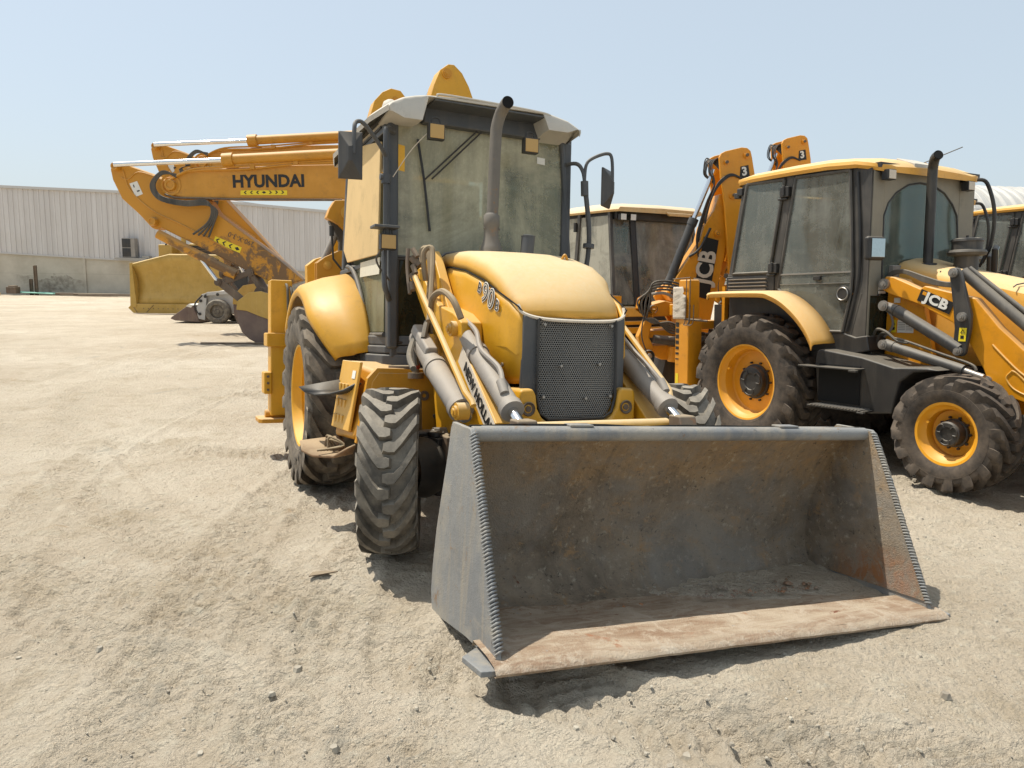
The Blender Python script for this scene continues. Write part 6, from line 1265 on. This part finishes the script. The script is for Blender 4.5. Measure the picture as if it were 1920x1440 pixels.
# ================================================================ ground
g=NG('dusty sandy ground')
n0=g.noise(.11,4,.6); n1=g.noise(.45,6,.65,dist=.6); n2=g.noise(1.7,8,.7,dist=.5); n3=g.noise(9,8,.75); n4=g.noise(70,5,.75); n5=g.noise(28,4,.7)
c=g.mix(g.ramp(n1,.34,.66),(.52,.43,.315),(.68,.60,.475))
c=g.mix(g.math('MULTIPLY',g.ramp(n2,.50,.72),.7),c,(.40,.315,.20))
c=g.mix(g.math('MULTIPLY',g.ramp(n0,.45,.65),.45),c,(.52,.42,.29))
c=g.mix(g.math('MULTIPLY',g.ramp(n3,.52,.68),.6),c,(.70,.645,.51))
c=g.mix(g.math('MULTIPLY',g.ramp(n5,.57,.70),.55),c,(.33,.265,.175))
c=g.mix(g.math('MULTIPLY',g.ramp(n4,.57,.68),.65),c,(.24,.19,.14))
c=g.mix(g.math('MULTIPLY',g.ramp(g.noise(3.1,7,.75,dist=1),.63,.69),.5),c,(.43,.28,.15))
c=g.mix(g.math('MULTIPLY',g.ramp(g.noise(1.2,8,.75,dist=.7),.60,.66),.5),c,(.36,.33,.27))
wa=g.n('ShaderNodeAttribute'); wa.attribute_name='wear'; c=g.mix(g.math('MULTIPLY',g.math('MULTIPLY',wa.outputs['Fac'],g.ramp(n3,.35,.6)),.38),c,(.40,.345,.26))
g.l(c,g.b.inputs['Base Color']); g.b.inputs['Roughness'].default_value=.95
g.bump(g.math('ADD',g.math('ADD',n3,g.math('MULTIPLY',n4,.35)),g.math('ADD',n5,n2)),1.0,.05); M['ground']=g.m
def vnoise(X,Y,sc,seed):
    r=np.random.default_rng(seed); T=r.random((256,256)); x=X*sc; y=Y*sc; xi=np.floor(x).astype(int); yi=np.floor(y).astype(int); fx=x-xi; fy=y-yi; fx=fx*fx*(3-2*fx); fy=fy*fy*(3-2*fy)
    a=T[xi%256,yi%256];b_=T[(xi+1)%256,yi%256];c_=T[xi%256,(yi+1)%256];d=T[(xi+1)%256,(yi+1)%256]
    return (a*(1-fx)+b_*fx)*(1-fy)+(c_*(1-fx)+d*fx)*fy-.5
WEAR=None
def gz(X,Y):
    global WEAR
    X=np.asarray(X,float);Y=np.asarray(Y,float)
    WEAR=np.zeros_like(X)
    base=.075*np.clip((7.0-Y)/3.0,0,1)**1.0-.06*np.clip((X-1.5)/3,0,1)*np.clip((12-Y)/5,0,1)
    near=np.clip((16-Y)/10,0.15,1)
    h=.022*vnoise(X,Y,.7,1)+.020*vnoise(X,Y,2.1,2)*near
    # short ridges running roughly across, scuffs and clods
    wx=X+.25*vnoise(X,Y,1.1,9); wy=Y+.2*vnoise(X,Y,1.4,8)
    h+=.018*vnoise(wx*.35,wy*1.6,6,3)*near+.013*vnoise(wx*.6,wy*1.5,17,4)*near+.011*vnoise(X,Y,38,5)*near
    cl=np.clip(vnoise(X,Y,11,6)-.27,0,1)*np.clip(vnoise(X,Y,.9,7)+.2,0,1); h+=.30*cl*near+.055*np.exp(-(((X+.70)/.55)**2+((Y-4.15)/.5)**2))
    # tyre tracks
    for (x0,y0,dx,dy,wd) in ((-1.7,1.6,-.62,1,.36),(-.72,1.2,-.16,1,.30),(-.30,1.2,-.05,1,.24),(-3.2,2.0,-.9,1,.40),(-5.5,6,-1.1,1,.45),(-3.4,6,-.8,1,.45),(-1.8,3.2,-1.6,1,.34),(2.6,1.6,.5,.6,.3),(-1.1,1.2,-.30,1,.36),(-2.4,1.8,-.85,1,.36),(-7,9,-1.2,.8,.5),(-9,12,-1,.5,.5)):
        l=math.hypot(dx,dy);dx/=l;dy/=l; s_=(X-x0)*dx+(Y-y0)*dy; t_=-(X-x0)*dy+(Y-y0)*dx+.06*np.sin(s_*.8)+.035*s_*s_; m=np.clip(1-np.abs(t_)/(wd/2),0,1); m=np.clip(m*3,0,1)*np.clip(vnoise(X,Y,.8,12)+.75,0,1)
        WEAR=np.maximum(WEAR,m*np.clip(1.1-s_/30,.3,1)); chev=np.where(np.abs(((s_+np.abs(t_)*.9)/.11)%1-.5)<.22,1,0.); h+=m*(-.022+.030*chev*np.clip(1-s_/12,.25,1))+.020*np.exp(-((np.abs(t_)-wd*.6)/.05)**2)
    return base+h
xs=np.concatenate([[-400,-200,-120,-80,-60,-45,-34,-26,-20,-16,-13,-11],np.arange(-9.5,-4,.12),np.arange(-4,4.2,.022),np.arange(4.2,10,.1),[11,13,16,20,26,34,45,60,90,140,250,400]])
ys=np.concatenate([[-40,-10,-3,0,.6],np.arange(.9,4.2,.018),np.arange(4.2,7.5,.03),np.arange(7.5,14,.07),np.arange(14,30,.3),[31,33,36,40,45,50,60,80,120,200,400,900,1500]])
X,Y=np.meshgrid(xs,ys,indexing='ij'); Zg=gz(X,Y); WR=WEAR.copy(); far=np.clip((Y-20)/20,0,1); Zg=Zg*(1-far)-.02*far
Zg=np.where((np.abs(X)>14)|(Y<-1),Zg*.3,Zg)
vs=np.stack([X.ravel(),Y.ravel(),Zg.ravel()],1); nx,ny=X.shape; idx=np.arange(nx*ny).reshape(nx,ny)
fs=np.stack([idx[:-1,:-1].ravel(),idx[1:,:-1].ravel(),idx[1:,1:].ravel(),idx[:-1,1:].ravel()],1)
me=bpy.data.meshes.new('ground'); me.vertices.add(len(vs)); me.vertices.foreach_set('co',vs.ravel().astype(np.float32)); me.loops.add(fs.size); me.loops.foreach_set('vertex_index',fs.ravel().astype(np.int32)); me.polygons.add(len(fs)); me.polygons.foreach_set('loop_start',np.arange(0,fs.size,4,dtype=np.int32)); me.polygons.foreach_set('loop_total',np.full(len(fs),4,dtype=np.int32)); me.polygons.foreach_set('use_smooth',np.ones(len(fs),dtype=bool)); me.update(); me.validate(); me.materials.append(M['ground']); at=me.attributes.new('wear','FLOAT','POINT'); at.data.foreach_set('value',WR.ravel().astype(np.float32))
go=bpy.data.objects.new('ground',me); COL.objects.link(go); tag(go,'pale dusty sand and gravel yard with tyre tracks','ground',kind='structure')
# gravel
def stone(b,x,y,z,r,flat=.6):
    pts=[]
    n=6; ph=random.random()*6
    for k in range(n):
        a=ph+k*2*math.pi/n; q=random.uniform(.7,1.25); pts.append((x+math.cos(a)*r*q,y+math.sin(a)*r*q,z-r*.2))
    for k in range(n):
        a=ph+.3+k*2*math.pi/n; q=random.uniform(.45,.8); pts.append((x+math.cos(a)*r*q,y+math.sin(a)*r*q,z+r*flat*random.uniform(.7,1)))
    b.add(pts,[(k,(k+1)%n,n+(k+1)%n,n+k) for k in range(n)]+[tuple(range(n,2*n))])
g=NG('gravel stones'); n=g.noise(14,3,.5); g.l(g.mix(g.ramp(n,.3,.7),(.22,.19,.15),(.46,.42,.34)),g.b.inputs['Base Color']); g.b.inputs['Roughness'].default_value=.9; M['gravel']=g.m
random.seed(21); b=MB(); N=0
while N<5200:
    if random.random()<.35: x=random.gauss(.6,1.5); y=random.gauss(2.55,.45)
    elif random.random()<.3: x=random.uniform(.5,4.5);y=random.uniform(2,6)
    else: y=.9+9*random.random()**1.7; x=random.uniform(-.85*y-.5,.85*y+.5)
    if y<.9: continue
    r=min(.03,.0022*math.exp(random.gauss(.35,.62))); 
    zz=float(gz(x,y)); stone(b,x,y,zz+r*.1,r); N+=1
gv=b.build('gravel','gravel',None,sm=20); tag(gv,'loose gravel and grit scattered over the sandy yard','gravel',kind='stuff')
# a few bigger stones one can point at
for k,(px,py,r,lb) in enumerate(((-.86,2.95,.026,'grey pebble left of the bucket near the front tyre'),(-.60,2.45,.022,'small stone on bare sand below the front tyre'),(-2.05,2.35,.020,'dark pebble in the open sand at the left'),(-1.75,3.1,.018,'dark pebble beside the tyre tracks, farther out than the others'),(.62,2.45,.024,'pale stone in the shadow edge of the bucket lip'))):
    b=MB(); random.seed(k+3); stone(b,0,0,0,r,.8); o=b.build('stone','gravel',None,sm=20); o.location=(px,py,float(gz(px,py))+r*.2); tag(o,lb,'stone','stones in the foreground')
b=MB(); b.prism([(-.07,-.02),(.0,-.012),(.08,.0),(.02,.02),(-.05,.018)],.0,.006,'z'); o=b.build('wood_chip','exc_dk',None); o.location=(-.98,3.85,float(gz(-.98,3.85))+.012); o.rotation_euler=(.15,0,.3); tag(o,'brown splinter of wood lying before the front tyre','wood chip')
b=MB(); b.box(-.9,.9,-.05,.05,0,.03); o=b.build('timber_strip','exc_dk',None,bev=.005); o.location=(-6.3,17.8,.02); o.rotation_euler=(0,0,.1); tag(o,'long dark timber strip flat on the sand near the orange scoop','timber')
# air
b=MB(); b.box(-60,60,-6,180,-1.0,12.5)
g=NG('haze'); g.t.nodes.remove(g.b); pv=g.n('ShaderNodeVolumePrincipled'); pv.inputs['Density'].default_value=.0011; pv.inputs['Color'].default_value=(.85,.9,1,1); pv.inputs['Anisotropy'].default_value=.2; g.l(pv.outputs[0],g.out.inputs['Volume'])
USE_HAZE=False
if USE_HAZE:
    hz=b.build('haze',g.m,None); tag(hz,'thin dusty haze over the yard','haze',kind='stuff')

# ---------------------------------------------------------------- separate pieces that only share a mesh
def split_islands(o):
    me=o.data; n=len(me.vertices)
    if n==0: return
    par=list(range(n))
    def fd(a):
        while par[a]!=a: par[a]=par[par[a]]; a=par[a]
        return a
    for e in me.edges:
        a,b_=fd(e.vertices[0]),fd(e.vertices[1])
        if a!=b_: par[a]=b_
    groups={}
    for i in range(n): groups.setdefault(fd(i),[]).append(i)
    if len(groups)<2: return
    co=np.array([v.co[:] for v in me.vertices]); G=[[np.array(g_),co[g_].min(0)-.012,co[g_].max(0)+.012] for g_ in groups.values()]
    ch=True
    while ch:
        ch=False
        for i in range(len(G)):
            for j in range(i+1,len(G)):
                if (G[i][1]<=G[j][2]).all() and (G[j][1]<=G[i][2]).all():
                    G[i]=[np.concatenate([G[i][0],G[j][0]]),np.minimum(G[i][1],G[j][1]),np.maximum(G[i][2],G[j][2])]; G.pop(j); ch=True; break
            if ch: break
    if len(G)<2 or len(G)>30: return
    base=o.name.split('.')[0]; polys=[(tuple(p.vertices),p.material_index,p.use_smooth) for p in me.polygons]; kids=list(o.children)
    own=np.zeros(n,int)
    for gi,g_ in enumerate(G): own[g_[0]]=gi
    for gi in range(len(G)):
        ids=np.where(own==gi)[0]; mp={int(a):k for k,a in enumerate(ids)}; pf=[p for p in polys if own[p[0][0]]==gi]
        m2=bpy.data.meshes.new(base); m2.from_pydata([tuple(co[a]) for a in ids],[],[tuple(mp[v] for v in p[0]) for p in pf])
        for mt in me.materials: m2.materials.append(mt)
        m2.polygons.foreach_set('material_index',[p[1] for p in pf]); m2.polygons.foreach_set('use_smooth',[True]*len(pf)); m2.update()
        if not o.modifiers: m2.set_sharp_from_angle(angle=R(35))
        if gi==0: o.data=m2
        else:
            c=o.copy(); c.data=m2; COL.objects.link(c)
SPLIT={'pivot_pin','pin_end','stabiliser_sleeve','lower_glass','bumper','steering_knuckle','hydraulic_fitting','warning_sticker','warning_symbol','data_plate','sticker','step','door_hinge','grille_bolt','bolt','wiper','hinge_plate','hinge','mirror_arm','height_marks','leveling_link','tipping_link','lift_cylinder','end_plate','wall_joint','fan_grille','roof_louvre','side_glass','rear_window','card_mark','shovel_cylinder','pivot_pin','boom_cylinder','wheel','sign_card','tilt_box','rear_frame','loader_tower','hazard_arrow','window','cab_rail','vent_slat','swing_bracket','step_tread','swing_cylinder','panel_bolt','cab_front_surround','cab_frame','rear_beam','chassis','cowl','hose','steel_pipe','bucket_cylinder','tank_bolt'}
for o in [o for o in COL.objects if o.type=='MESH' and o.name.split('.')[0] in SPLIT and o.data.users==1]: split_islands(o)
